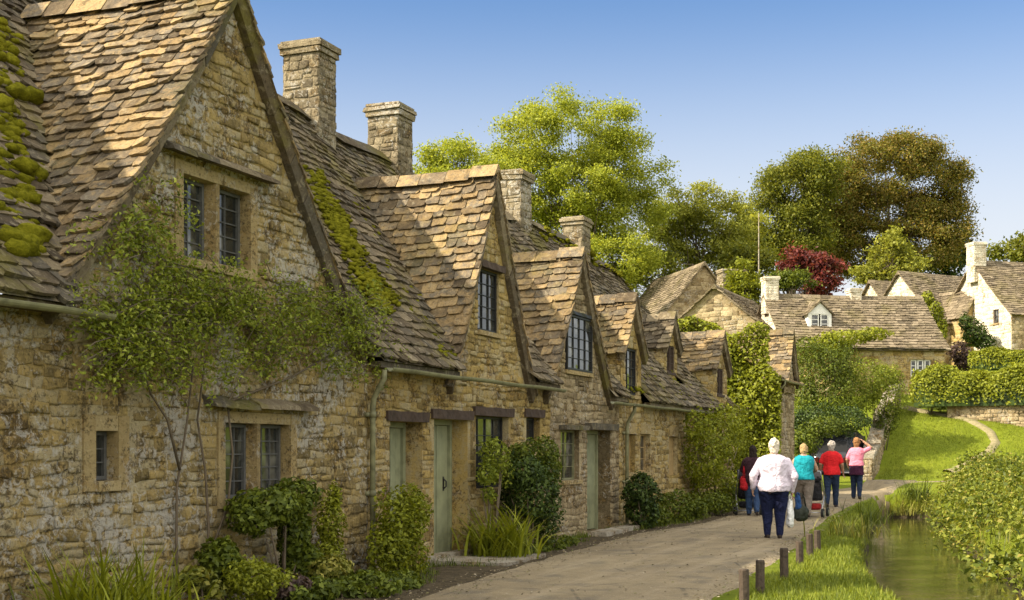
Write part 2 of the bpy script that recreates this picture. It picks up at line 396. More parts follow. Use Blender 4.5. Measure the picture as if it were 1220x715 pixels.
# ------------------------------------------------------------------ masonry, slates, windows, doors
I4 = Matrix.Identity(4)
def wall(mb, M, x0, x1, ztop, z0=0.0, openings=(), sh=(.06, .14), sw=(.09, .31), proud=.026, depth=.34, breaks=(), stones=True, jit=.02):
    """rubble wall in the local plane y = 0 facing -y: backing with holes, reveals, and one low-relief block per stone"""
    zt = ztop if callable(ztop) else (lambda x, c=ztop: c)
    xs = sorted(set([x0, x1] + [b for b in breaks if x0 < b < x1] + [q for o in openings for q in o[:2]]))
    for a, b in zip(xs, xs[1:]):
        if b - a < 1e-4: continue
        m = (a + b) / 2
        ops = sorted([o for o in openings if o[0] < m < o[1]], key=lambda o: o[2])
        z = z0
        for o in ops:
            if o[2] > z: mb.add([M @ Vector(p) for p in ((a,0,z),(b,0,z),(b,0,o[2]),(a,0,o[2]))], [(0,1,2,3)])
            z = o[3]
        e = 1e-3
        mb.add([M @ Vector(p) for p in ((a,0,z),(b,0,z),(b,0,zt(b-e)),(a,0,zt(a+e)))], [(0,1,2,3)])
    for xa, xb, za, zb in openings:
        for q in (((xa,0,za),(xa,depth,za),(xa,depth,zb),(xa,0,zb)), ((xb,depth,za),(xb,0,za),(xb,0,zb),(xb,depth,zb)),
                  ((xa,0,zb),(xb,0,zb),(xb,depth,zb),(xa,depth,zb)), ((xa,0,za),(xa,depth,za),(xb,depth,za),(xb,0,za))):
            mb.add([M @ Vector(p) for p in q], [(0,1,2,3)])
    if not stones: return
    zmax = max(zt(x0 + (x1 - x0) * i / 60) for i in range(61))
    z = z0; row = 0
    while z < zmax:
        h = rng.uniform(*sh); x = x0 - rng.uniform(0, sw[1])
        while x < x1:
            wd = rng.uniform(*sw) * (1.15 if h > sum(sh) / 2 else .9)
            a, b = max(x, x0), min(x + wd, x1); x += wd
            if b - a < .04: continue
            segs = [(a, b, z, z + h)]
            if rng.random() < .16 and h > .13: segs = [(a, b, z, z + h*.5), (a, b, z + h*.5, z + h)]
            for (p, q, r0, r1) in segs:
                bad = False
                for o in openings:
                    if r1 > o[2] + .01 and r0 < o[3] - .01:
                        if p < o[0] and q > o[0]: q = o[0]
                        elif p < o[1] and q > o[1]: p = o[1]
                        elif p >= o[0] and q <= o[1]: bad = True
                        for o2 in openings:
                            if r1 > o2[2] + .01 and r0 < o2[3] - .01 and p < o2[1] - .005 and q > o2[0] + .005: bad = True
                if bad or q - p < .035: continue
                tp, tq = min(r1, zt(p + .002) - .02), min(r1, zt(q - .002) - .02)
                if min(tp, tq) - r0 < .03: continue
                wob = lambda X_: .022 * math.sin(X_ * 2.3 + row * .7) + .012 * math.sin(X_ * 6.1 + row)
                g = .006
                lim = lambda c: min(c, 10)
                c4 = [(p+g, r0+g+wob(p)), (q-g, r0+g+wob(q)), (q-g, tq-g+wob(q)), (p+g, tp-g+wob(p))]
                near = any(p < o[1] + .05 and q > o[0] - .05 and r0 < o[3] + .08 and r1 > o[2] - .08 for o in openings)
                if near: c4 = [(p+g, r0+g), (q-g, r0+g), (q-g, tq-g), (p+g, tp-g)]
                ji = 0 if near else jit
                c4 = [(cx + rng.uniform(-ji, ji), cz + rng.uniform(-ji, ji)) for cx, cz in c4]
                mx, mz = (p + q) / 2, (r0 + max(tp, tq)) / 2
                pr = rng.uniform(.25, 1.0) * proud; ins = min(.02, (q-p)*.18, h*.2)
                o4 = [M @ Vector((cx, .004, cz)) for cx, cz in c4]
                m4 = [M @ Vector((cx + (mx-cx) * .05, -pr * .7, cz + (mz-cz) * .06)) for cx, cz in c4]
                i4 = [M @ Vector((cx + math.copysign(ins, mx-cx), -pr * rng.uniform(.85, 1.1), cz + math.copysign(ins, mz-cz))) for cx, cz in c4]
                mb.add(o4 + m4 + i4, [(0,1,5,4),(1,2,6,5),(2,3,7,6),(3,0,4,7),(4,5,9,8),(5,6,10,9),(6,7,11,10),(7,4,8,11),(8,9,10,11)])
        z += h; row += 1

def slates(mb, pos, S, Tl, g=(.2, .125), w=(.16, .38), th=.032, keep=None, ref=(0, 0, 1), jit=1.0):
    """courses of thick split-stone slates over the surface pos(s, t); t runs from eave to ridge"""
    ref = Vector(ref)
    def nrm(s, t):
        e = .02
        n = (pos(s + e, t) - pos(s - e, t)).cross(pos(s, t + e) - pos(s, t - e)).normalized()
        return n if n.dot(ref) > 0 else -n
    NS, NTt = max(2, int(S / .18)), max(2, int(Tl / .18))          # the boarding under the slates
    for i in range(NS):
        for j in range(NTt):
            a, b, c, d = i/NS*S, (i+1)/NS*S, j/NTt*Tl, (j+1)/NTt*Tl
            if keep and not keep(pos((a+b)/2, (c+d)/2)): continue
            q = [pos(a, c), pos(b, c), pos(b, d), pos(a, d)]
            n = nrm((a+b)/2, (c+d)/2)
            mb.add([x - n * .012 for x in q], [(0,1,2,3)])
    t = 0.0
    while t < Tl - .03:
        gg = g[0] + (g[1] - g[0]) * t / Tl
        s = -rng.uniform(0, w[1]); wk = .7 + .3 * gg / g[0]
        while s < S:
            wd = rng.uniform(*w) * wk; a, b = max(s + .004, 0), min(s + wd - .004, S); s += wd
            if b - a < .05: continue
            t0 = t + rng.uniform(-.026, .024) * jit; t1 = min(t + gg * 1.6, Tl)
            m = pos((a + b) / 2, t + gg * .4)
            if keep and not keep(m): continue
            n = nrm((a + b) / 2, t + gg * .4)
            thk = th * rng.uniform(.8, 1.6); h0 = th * 1.35 + rng.uniform(-.006, .022) * jit; h1 = .004
            ti = rng.uniform(-.014, .014) * jit
            cut = rng.uniform(0, .05) * jit; cut2 = rng.uniform(0, .05) * jit
            lo = [(a, t0 + cut, h0 - ti), (a + (b-a)*.14, t0 - rng.uniform(0, .008), h0 - ti), (a + (b-a)*rng.uniform(.4, .6), t0 + rng.uniform(-.012, .01) * jit, h0),
                  (b - (b-a)*.14, t0 - rng.uniform(0, .008), h0 + ti), (b, t0 + cut2, h0 + ti)]
            up = [(b, t1, h1), (a, t1, h1)]
            top = [pos(x, y) + n * h for x, y, h in lo + up]
            bot = [p - n * thk for p in top]
            k = 7
            mb.add(top + bot, [tuple(range(k))] + [(i, (i+1) % k, k + (i+1) % k, k + i)[::-1] for i in (0, 1, 2, 3, 4, 6)] + [tuple(range(k, 2*k))[::-1]])
        t += gg

def lights(parent, x0, x1, z0, z1, y, ncol, nrow, mframe, mpane, nlight=1, mull=0.0, fw=.035, bar=.012, label=None):
    """casements with panes in an opening, divided by mullions; returns nothing, adds children"""
    wdt = (x1 - x0 - mull * (nlight - 1)) / nlight
    fr = MB(); pn = MB()
    for k in range(nlight):
        a = x0 + k * (wdt + mull); b = a + wdt
        e = .0015
        fr.box((a+e, y-.03, z0+e), (a+fw, y+.02, z1-e)); fr.box((b-fw, y-.03, z0+e), (b-e, y+.02, z1-e))
        fr.box((a+fw+e, y-.029, z0+e), (b-fw-e, y+.02, z0+fw)); fr.box((a+fw+e, y-.029, z1-fw), (b-fw-e, y+.02, z1-e))
        for i in range(1, ncol):
            c = a + fw + (b - a - 2*fw) * i / ncol; fr.box((c-bar/2, y-.016, z0+fw+e), (c+bar/2, y+.01, z1-fw-e))
        for j in range(1, nrow):
            c = z0 + fw + (z1 - z0 - 2*fw) * j / nrow; fr.box((a+fw+e, y-.013, c-bar/2), (b-fw-e, y+.008, c+bar/2))
        pn.add([(a+fw*.5, y+.004, z0+fw*.5), (b-fw*.5, y+.004, z0+fw*.5), (b-fw*.5, y+.004, z1-fw*.5), (a+fw*.5, y+.004, z1-fw*.5)], [(0,1,2,3)])
    o = fr.build('casement', mframe, parent); pn.build('pane', mpane, parent); return o

def stone_window(parent, x0, x1, z0, z1, nlight, ncol, nrow, hood=True, jw=.13, inset=.0, y=.0, hood_w=.2, mframe=None):
    """dressed-stone surround with mullions, set flush in an opening x0..x1 x z0..z1 (outside of the surround)"""
    mb = MB(); e = .002; f = -.022
    mb.box((x0+e, f, z0+e), (x0+jw, .19, z1-e), jit=.003); mb.box((x1-jw, f, z0+e), (x1-e, .19, z1-e), jit=.003)
    mb.box((x0+jw+e, f+.004, z1-jw*.9), (x1-jw-e, .19, z1-e), jit=.003)
    mb.box((x0+jw+e, f-.03, z0+e), (x1-jw-e, .19, z0+.09), jit=.003)
    a, b = x0 + jw, x1 - jw; mull = .13 if nlight > 1 else 0
    wd = (b - a - mull * (nlight - 1)) / nlight
    for k in range(1, nlight):
        c = a + k * wd + (k - 1) * mull
        mb.add([(c, .10, z0+.09), (c+.035, f+.012, z0+.09), (c+mull-.035, f+.012, z0+.09), (c+mull, .10, z0+.09), (c+mull, .19, z0+.09), (c, .19, z0+.09),
                (c, .10, z1-jw*.9), (c+.035, f+.012, z1-jw*.9), (c+mull-.035, f+.012, z1-jw*.9), (c+mull, .10, z1-jw*.9), (c+mull, .19, z1-jw*.9), (c, .19, z1-jw*.9)],
               [(i, i+1, i+7, i+6) for i in range(5)] + [(5, 0, 6, 11)])
    wn = mb.build('window', M_DRESS, parent)
    lights(wn, a+.004, b-.004, z0+.095, z1-jw*.9-.005, .135, ncol, nrow, mframe or M_LEAD, M_GLASS, nlight, mull)
    if hood:
        h = MB(); n = 5
        xs = [x0 - hood_w + (x1 - x0 + 2*hood_w) * i / n for i in range(n + 1)]
        for i in range(n):
            zz = z1 + .03 + rng.uniform(-.012, .012)
            h.add([(xs[i]+.003, -.17, zz), (xs[i+1]-.003, -.17, zz+rng.uniform(-.01,.01)), (xs[i+1]-.003, .02, zz+.03), (xs[i]+.003, .02, zz+.03),
                   (xs[i]+.003, -.15, zz+.045), (xs[i+1]-.003, -.15, zz+.045), (xs[i+1]-.003, .02, zz+.13), (xs[i]+.003, .02, zz+.13)],
                  [(0,3,2,1),(4,5,6,7),(0,1,5,4),(1,2,6,5),(2,3,7,6),(3,0,4,7)])
        h.build('hood', M_SLATE_OLD, wn)
    return wn

def lintel(parent, x0, x1, z, h=.13, over=.1, mat=None, y=-.05):
    mb = MB(); n = 7; vs = []; fs = []
    for i in range(n + 1):
        x = x0 - over + (x1 - x0 + 2*over) * i / n; d = .006 * math.sin(i * 2.1)
        vs += [(x, y + d, z + .002), (x, .16, z + .002), (x, .16, z + h), (x, y - d, z + h + d)]
    for i in range(n):
        for k in range(4): fs.append((i*4+k, i*4+(k+1) % 4, i*4+4+(k+1) % 4, i*4+4+k))
    fs += [(0,1,2,3), (n*4+3, n*4+2, n*4+1, n*4)]
    mb.add(vs, fs); return mb.build('lintel', mat or M_TIMBER, parent)

def plank_door(parent, x0, x1, z0, z1, mat=None, y=.16, handle=True, label=None):
    mat = mat or M_GREEN; mb = MB(); n = 5; fw = .07; y = .29
    mb.box((x0+.002, y-.05, z0), (x0+fw, y+.03, z1-.002)); mb.box((x1-fw, y-.05, z0), (x1-.002, y+.03, z1-.002)); mb.box((x0+fw+.002, y-.049, z1-fw), (x1-fw-.002, y+.03, z1-.002))
    fr = mb.build('door', mat, parent)
    p = MB(); a, b = x0 + fw + .006, x1 - fw - .006
    for i in range(n): p.box((a+(b-a)*i/n+.007, y-.012-.006*(i % 2), z0+.02), (a+(b-a)*(i+1)/n-.007, y+.02, z1-fw-.008))
    p.build('door_leaf', mat, fr)
    if handle:
        h = MB(); hx = x1 - fw - .16
        h.box((hx-.018, y-.022, z0+.93), (hx+.018, y-.0161, z0+1.13))
        h.tube([(hx, y-.02, z0+.96), (hx, y-.06, z0+.99), (hx, y-.062, z0+1.06), (hx, y-.02, z0+1.1)], .011, 6)
        h.build('handle', M_IRON, fr)
    if label: fr['label'] = label
    return fr

def gable_profile(uc, hw, ze, za, flare=.16):
    def zf(u):
        d = min(abs(u - uc) / hw, 1.6)
        return za - (za - ze) * (d * (1 + flare) - flare * d * d)
    return zf

def gable_roof(parent, uc, hw, ze, za, yf, yb, keep=None, mat=None, over=.14, mfun=None, w=(.14, .35), g=(.16, .105), th=.026, name='gable_roof', coping=True, ext=.16):
    """two slated slopes on a ridge running from the front (yf) into the house (yb)"""
    mat = mat or M_SLATE; zf = gable_profile(uc, hw, ze, za); mb = MB()
    sag = lambda y: -.05 * math.sin(max(0, min(1, (y - yf) / max(.5, yb - yf))) * math.pi)
    dm = hw + ext
    prof = [(dm * (1 - i / 24)) for i in range(25)]
    pts = [(d, zf(uc + d) + .05) for d in prof]; acc = [0]
    for i in range(1, 25): acc.append(acc[-1] + math.hypot(pts[i][0]-pts[i-1][0], pts[i][1]-pts[i-1][1]))
    Tl = acc[-1]
    da = np.array([p[0] for p in pts]); za_ = np.array([p[1] for p in pts]); ac = np.array(acc)
    for sg in (-1, 1):
        def pos(s, t, sg=sg):
            if t <= Tl:
                d = float(np.interp(t, ac, da)); z = float(np.interp(t, ac, za_))
                if t < 0: d -= t * .6; z += t * .8
            else: d = -(t - Tl) * .5; z = float(za_[-1]) + (t - Tl) * .8
            y = yf - over + s
            return Vector((uc + sg * d, y, z + sag(y)))
        slates(mb, pos, yb - yf + over, Tl, g, w, th, keep)
    y = yf - over
    while y < yb:                                   # ridge stones
        L = rng.uniform(.3, .5); y1 = min(y + L, yb); z = zf(uc) + .05 + sag((y+y1)/2) + rng.uniform(0, .015)
        if keep is None or keep(Vector((uc, (y+y1)/2, z))):
            mb.add([(uc-.17, y+.006, z-.12), (uc-.02, y+.006, z+.075), (uc+.02, y+.006, z+.075), (uc+.17, y+.006, z-.12), (uc, y+.006, z-.02),
                    (uc-.17, y1-.006, z-.12), (uc-.02, y1-.006, z+.075), (uc+.02, y1-.006, z+.075), (uc+.17, y1-.006, z-.12), (uc, y1-.006, z-.02)],
                   [(0,1,6,5),(1,2,7,6),(2,3,8,7),(3,4,9,8),(4,0,5,9),(0,4,3,2,1),(5,6,7,8,9)])
        y = y1
    r = mb.build(name, mat, parent)
    if coping:                                      # the thick stone verge along the gable face
        cb = MB()
        for sg in (-1, 1):
            d = 0.0
            while d < dm - .02:
                L = rng.uniform(.25, .45); d1 = min(dm, d + L); vs = []
                k1, k2 = .012, .012
                for dd, ky in ((d + .003, k1), (d1 - .003, k2)):
                    z = zf(uc + dd) + .045; u = uc + sg * dd; j = rng.uniform(-.008, .008)
                    vs += [(u, yf - over + .02 + j, z), (u, yf - .004, z), (u - sg*.06, yf - .004, z - .13), (u - sg*.06, yf - over + .05 + j, z - .13)]
                fs = [(0,1,5,4),(1,2,6,5),(2,3,7,6),(3,0,4,7),(0,3,2,1),(4,5,6,7)]
                cb.add(vs, fs); d = d1
        cb.build('verge', M_SLATE_OLD, r)
    return r

def chimney(parent, u, y, z0, z1, wu_=.62, wy=.75, mat=None, name='chimney', pot=False):
    wu_ *= .8; wy *= .8; z1 -= .1
    mat = mat or M_CHIM; mb = MB(); a, b, c, d = u - wu_/2, u + wu_/2, y - wy/2, y + wy/2
    zt = z1 - .2
    wall(mb, I4 @ Matrix.Translation((0, c, 0)), a, b, zt, z0, sh=(.10, .17), sw=(.14, .34), proud=.02)
    wall(mb, Matrix.Translation((0, d, 0)) @ Matrix.Rotation(math.pi, 4, 'Z'), -b, -a, zt, z0, sh=(.10, .17), sw=(.14, .34), proud=.02)
    wall(mb, Matrix.Translation((a, 0, 0)) @ Matrix.Rotation(-math.pi/2, 4, 'Z'), -d, -c, zt, z0, sh=(.10, .17), sw=(.14, .34), proud=.02)
    wall(mb, Matrix.Translation((b, 0, 0)) @ Matrix.Rotation(math.pi/2, 4, 'Z'), c, d, zt, z0, sh=(.10, .17), sw=(.14, .34), proud=.02)
    o = mb.build(name, mat, parent, True)
    cp = MB()
    cp.box((a-.04, c-.04, zt), (b+.04, d+.04, zt+.09), jit=.012); cp.box((a-.065, c-.065, zt+.092), (b+.065, d+.065, zt+.165), jit=.018); cp.box((a-.03, c-.03, zt+.167), (b+.03, d+.03, zt+.21), jit=.01)
    cp.build('chimney_cap', mat, o)
    return o

def gutter(parent, u0, u1, y, z, mat=None, drop=.0):
    mb = MB(); vs = []; fs = []; n = max(4, int((u1-u0)/.6)); k = 9
    for i in range(n + 1):
        u = u0 + (u1-u0)*i/n; zz = z + drop*i/n + .006*math.sin(i*1.7)
        for j in range(k):
            a = math.pi + math.pi * j/(k-1); vs.append((u, y + .05*math.cos(a), zz + .05*math.sin(a)))
        for j in range(k):
            a = 2*math.pi - math.pi * j/(k-1); vs.append((u, y + .042*math.cos(a), zz + .003 + .042*math.sin(a)))
    m = 2*k
    for i in range(n):
        for j in range(m): fs.append((i*m+j, i*m+(j+1) % m, (i+1)*m+(j+1) % m, (i+1)*m+j))
    fs += [tuple(range(m)), tuple(n*m + j for j in range(m))[::-1]]
    mb.add(vs, fs)
    return mb.build('gutter', mat or M_PIPE, parent, False)
def downpipe(parent, u, ztop, zbot=.05, ygut=-.24, mat=None, r=.034):
    mb = MB()
    mb.tube([(u, ygut, ztop), (u, ygut, ztop-.10), (u, ygut*.75, ztop-.2), (u, -.1, ztop-.34), (u, -.085, ztop-.45), (u, -.085, zbot)], r, 10)
    z = ztop - .5
    while z > zbot + .2: mb.tube([(u, -.085, z), (u, -.085, z-.07)], r*1.25, 10); mb.box((u-.07, -.06, z-.06), (u+.07, .0, z-.01)); z -= .95
    return mb.build('downpipe', mat or M_PIPE, parent, True)

def moss_mesh(parent, spots, name='moss', cushions=()):
    mb = MB()
    for (p, r) in cushions:
        for q in range(3): mb.ball(Vector(p) + Vector((rng.gauss(0, r*.5), rng.gauss(0, r*.3), rng.gauss(0, r*.2))), (r*.95, r*.8, r*.6), 10, 7, .5)
    for (p, r) in spots:
        for q in range(5):
            d = Vector((rng.gauss(0, r*.75), rng.gauss(0, r*.55), 0)); d.z = d.y * 1.1; rr_ = r * rng.uniform(.3, .75)
            mb.ball(Vector(p) + d - Vector((0, 0, .015)), (rr_*1.25, rr_*1.0, rr_*.6), 8, 5, .55)
    o = mb.build(name, M_MOSS, parent, True); o['kind'] = 'stuff'; return o

# ------------------------------------------------------------------ the ground
def axis(segs):
    out = []
    for a, b, st in segs: out += list(np.arange(a, b - 1e-6, st))
    return np.array(out + [segs[-1][1]])
gx = axis([(-900, -100, 100), (-100, -20, 8), (-20, -4, 1), (-4, 2, .5), (2, 15, .22), (15, 32, .5), (32, 100, 6), (100, 900, 100)])
gy = axis([(-60, 4, 4), (4, 12, .5), (12, 44, .24), (44, 70, .5), (70, 130, 4), (130, 400, 30), (400, 2400, 200)])
gv = [(x, y, hgt(x, y)) for y in gy for x in gx]; nx = len(gx)
gf = [(j*nx+i, j*nx+i+1, (j+1)*nx+i+1, (j+1)*nx+i) for j in range(len(gy)-1) for i in range(nx-1)]
me = bpy.data.meshes.new('ground'); me.from_pydata(gv, [], gf); me.polygons.foreach_set('use_smooth', [True]*len(gf))
k = NT('grass_ground')
n1 = k.noise(.35, 4); n2 = k.noise(6, 5, .7); n3 = k.noise(40, 4, .8)
f = k.math('ADD', k.math('MULTIPLY', n1, .35), k.math('ADD', k.math('MULTIPLY', n2, .35), k.math('MULTIPLY', n3, .3)))
c = k.ramp(f, [(.3, (.075, .11, .008)), (.46, (.14, .18, .012)), (.6, (.205, .235, .02)), (.75, (.28, .285, .04))])
xyz = k.n('ShaderNodeSeparateXYZ'); k.l(k.pos().outputs['Position'], xyz.inputs[0])
c = k.mix(k.thr(xyz.outputs[2], -.16, -.42), c, (.075, .06, .035))          # bare earth below the bank edge
k.pr(c, .95, k.bump(n3, .05, 1.0, k.bump(n2, .06, .6)), .1)
tag(link('ground', me, k.m), kind='structure')

def strip(name, Ls, Rs, lift, mat, n=90, m=10, wob=0.0):
    Ls, Rs = np.array(Ls, float), np.array(Rs, float)
    def rs(P):
        d = np.r_[0, np.cumsum(np.hypot(*np.diff(P, axis=0).T))]; t = np.linspace(0, d[-1], n + 1)
        return np.c_[np.interp(t, d, P[:, 0]), np.interp(t, d, P[:, 1])]
    A, B = rs(Ls), rs(Rs)
    if wob:
        for P, sd in ((A, 3.0), (B, 9.0)):
            for i in range(n + 1):
                q = mnoise.noise((P[i, 0] * 1.1, P[i, 1] * 1.1, sd)) + .5 * mnoise.noise((P[i, 0] * 3.7, P[i, 1] * 3.7, sd)); P[i, 0] += wob * q
    vs = []; fs = []
    for i in range(n + 1):
        for j in range(m + 1):
            p = A[i] + (B[i] - A[i]) * j / m; vs.append((p[0], p[1], hgt(p[0], p[1]) + (lift + .03 * sstep(30, 44, p[1]) + .02 * math.sin(math.pi * j / m) if 0 < j < m else -.05)))
    for i in range(n):
        for j in range(m): fs.append((i*(m+1)+j, i*(m+1)+j+1, (i+1)*(m+1)+j+1, (i+1)*(m+1)+j))
    me = bpy.data.meshes.new(name); me.from_pydata(vs, [], fs); me.polygons.foreach_set('use_smooth', [True]*len(fs))
    return tag(link(name, me, mat), kind='structure')
k = NT('lane_surface')
n1 = k.noise(.45, 5, .6, dist=.4); n2 = k.noise(5, 5, .7); n3 = k.noise(70, 4, .8); n4 = k.noise(1.6, 4, .6)
f = k.math('ADD', k.math('MULTIPLY', n1, .5), k.math('ADD', k.math('MULTIPLY', n2, .28), k.math('MULTIPLY', n3, .22)))
c = k.ramp(f, [(.3, (.13, .098, .055)), (.44, (.19, .15, .09)), (.56, (.25, .2, .12)), (.7, (.32, .258, .16))])
c = k.mix(k.math('MULTIPLY', k.thr(n4, .52, .64), .6), c, (.115, .10, .076))
mp = k.n('ShaderNodeMapping'); mp.vector_type = 'TEXTURE'; mp.inputs['Rotation'].default_value = (0, 0, ROT_T); mp.inputs['Scale'].default_value = (7.0, .55, 1); k.l(k.pos().outputs['Position'], mp.inputs[0])
n7 = k.noise(1.0, 5, .65, mp.outputs[0]); c = k.mix(k.math('MULTIPLY', k.thr(n7, .5, .66), .45), c, (.36, .295, .195)); c = k.mix(k.math('MULTIPLY', k.thr(n7, .46, .34), .4), c, (.12, .10, .07))
ck = k.n('ShaderNodeTexVoronoi', feature='DISTANCE_TO_EDGE'); ck.inputs['Scale'].default_value = .55; k.l(k.pos().outputs['Position'], ck.inputs['Vector'])
c = k.mix(k.math('MULTIPLY', k.thr(ck.outputs['Distance'], .012, .004), k.math('MULTIPLY', k.thr(n4, .45, .55), .6)), c, (.06, .05, .038))
vo = k.n('ShaderNodeTexVoronoi'); vo.inputs['Scale'].default_value = 34; k.l(k.pos().outputs['Position'], vo.inputs['Vector'])
c = k.mix(k.math('MULTIPLY', k.thr(vo.outputs['Distance'], .26, .12), .5), c, (.40, .36, .28))
k.pr(c, .92, k.bump(n3, .012, .9, k.bump(n2, .03, .5)), .15)
M_LANE = k.m
def tw(u, v): p = T(u, -v); return (p.x, p.y)
LANE_L = [tw(-12, 1.6), tw(6, 1.5), tw(11.8, 1.5), tw(13.5, 1.3), tw(17.5, .95), tw(23.3, .6), tw(27, 1.05), tw(31.6, .95), tw(37, 1.2), tw(41.5, 1.2), (11.7, 45.6), (13.4, 48.6), (17, 50.8), (26, 51.6), (48, 52.0)]
LANE_R = [tw(-12, 5.2), tw(6, 5.0), tw(9, 4.9), tw(12, 4.72), tw(16, 4.45), tw(20.5, 4.25), tw(25, 3.75), tw(30, 3.35), tw(35, 3.2), tw(39, 3.2), (12.4, 42.2), (14.2, 45.2), (17.6, 47.3), (26, 48.0), (48, 48.4)]
strip('lane', LANE_L, LANE_R, .035, M_LANE, 160, 12, .12)
k = NT('worn_path'); n = k.noise(8, 5, .7)
k.pr(k.ramp(n, [(.3, (.13, .125, .05)), (.6, (.25, .21, .12))]), .95, k.bump(n, .03), .1)
pc = [ground(*p) for p in ((1076, 486), (1100, 491), (1135, 497), (1163, 505), (1180, 515), (1186, 527), (1178, 540), (1158, 551), (1128, 563))]
wds = [.36, .34, .3, .26, .25, .24, .24, .26, .3]
pl, pr_ = [], []
for i, p in enumerate(pc):
    d = (pc[min(i+1, len(pc)-1)] - pc[max(i-1, 0)]); d = Vector((-d.y, d.x)).normalized()
    pl.append((p.x + d.x*wds[i], p.y + d.y*wds[i])); pr_.append((p.x - d.x*wds[i], p.y - d.y*wds[i]))
strip('path', pl, pr_, .045, k.m, 90, 4, .06)
k = NT('bed_soil'); n = k.noise(9, 5, .7)
k.pr(k.ramp(n, [(.3, (.035, .027, .016)), (.6, (.085, .066, .038)), (.75, (.15, .12, .075))]), .95, k.bump(n, .05), .1)
strip('soil', [tw(5, .02), tw(13, .02), tw(25, .02), tw(38, .02)], [tw(5, 2.3), tw(11.8, 2.2), tw(14, 1.9), tw(17.5, 1.5), tw(23.3, 1.2), tw(27, 1.6), tw(31.6, 1.5), tw(38, 1.7)], .018, k.m, 90, 6, .1)
# stream
k = NT('stream_water'); n = k.noise(1.6, 4, .6, dist=.8); n2 = k.noise(7, 3)
k.pr(k.ramp(k.noise(.5, 3), [(.35, (.022, .024, .008)), (.6, (.055, .05, .016))]), .07, k.bump(n, .04, .25, k.bump(n2, .006, .35)), .6)
vs = []; fs = []
for i, (x, y) in enumerate(STR): vs += [(x - 2.6, y, -.47), (x + 2.6, y, -.47)]
for i in range(len(STR) - 1): fs.append((2*i, 2*i+1, 2*i+3, 2*i+2))
me = bpy.data.meshes.new('water'); me.from_pydata(vs, [], fs); tag(link('water', me, k.m), kind='structure')

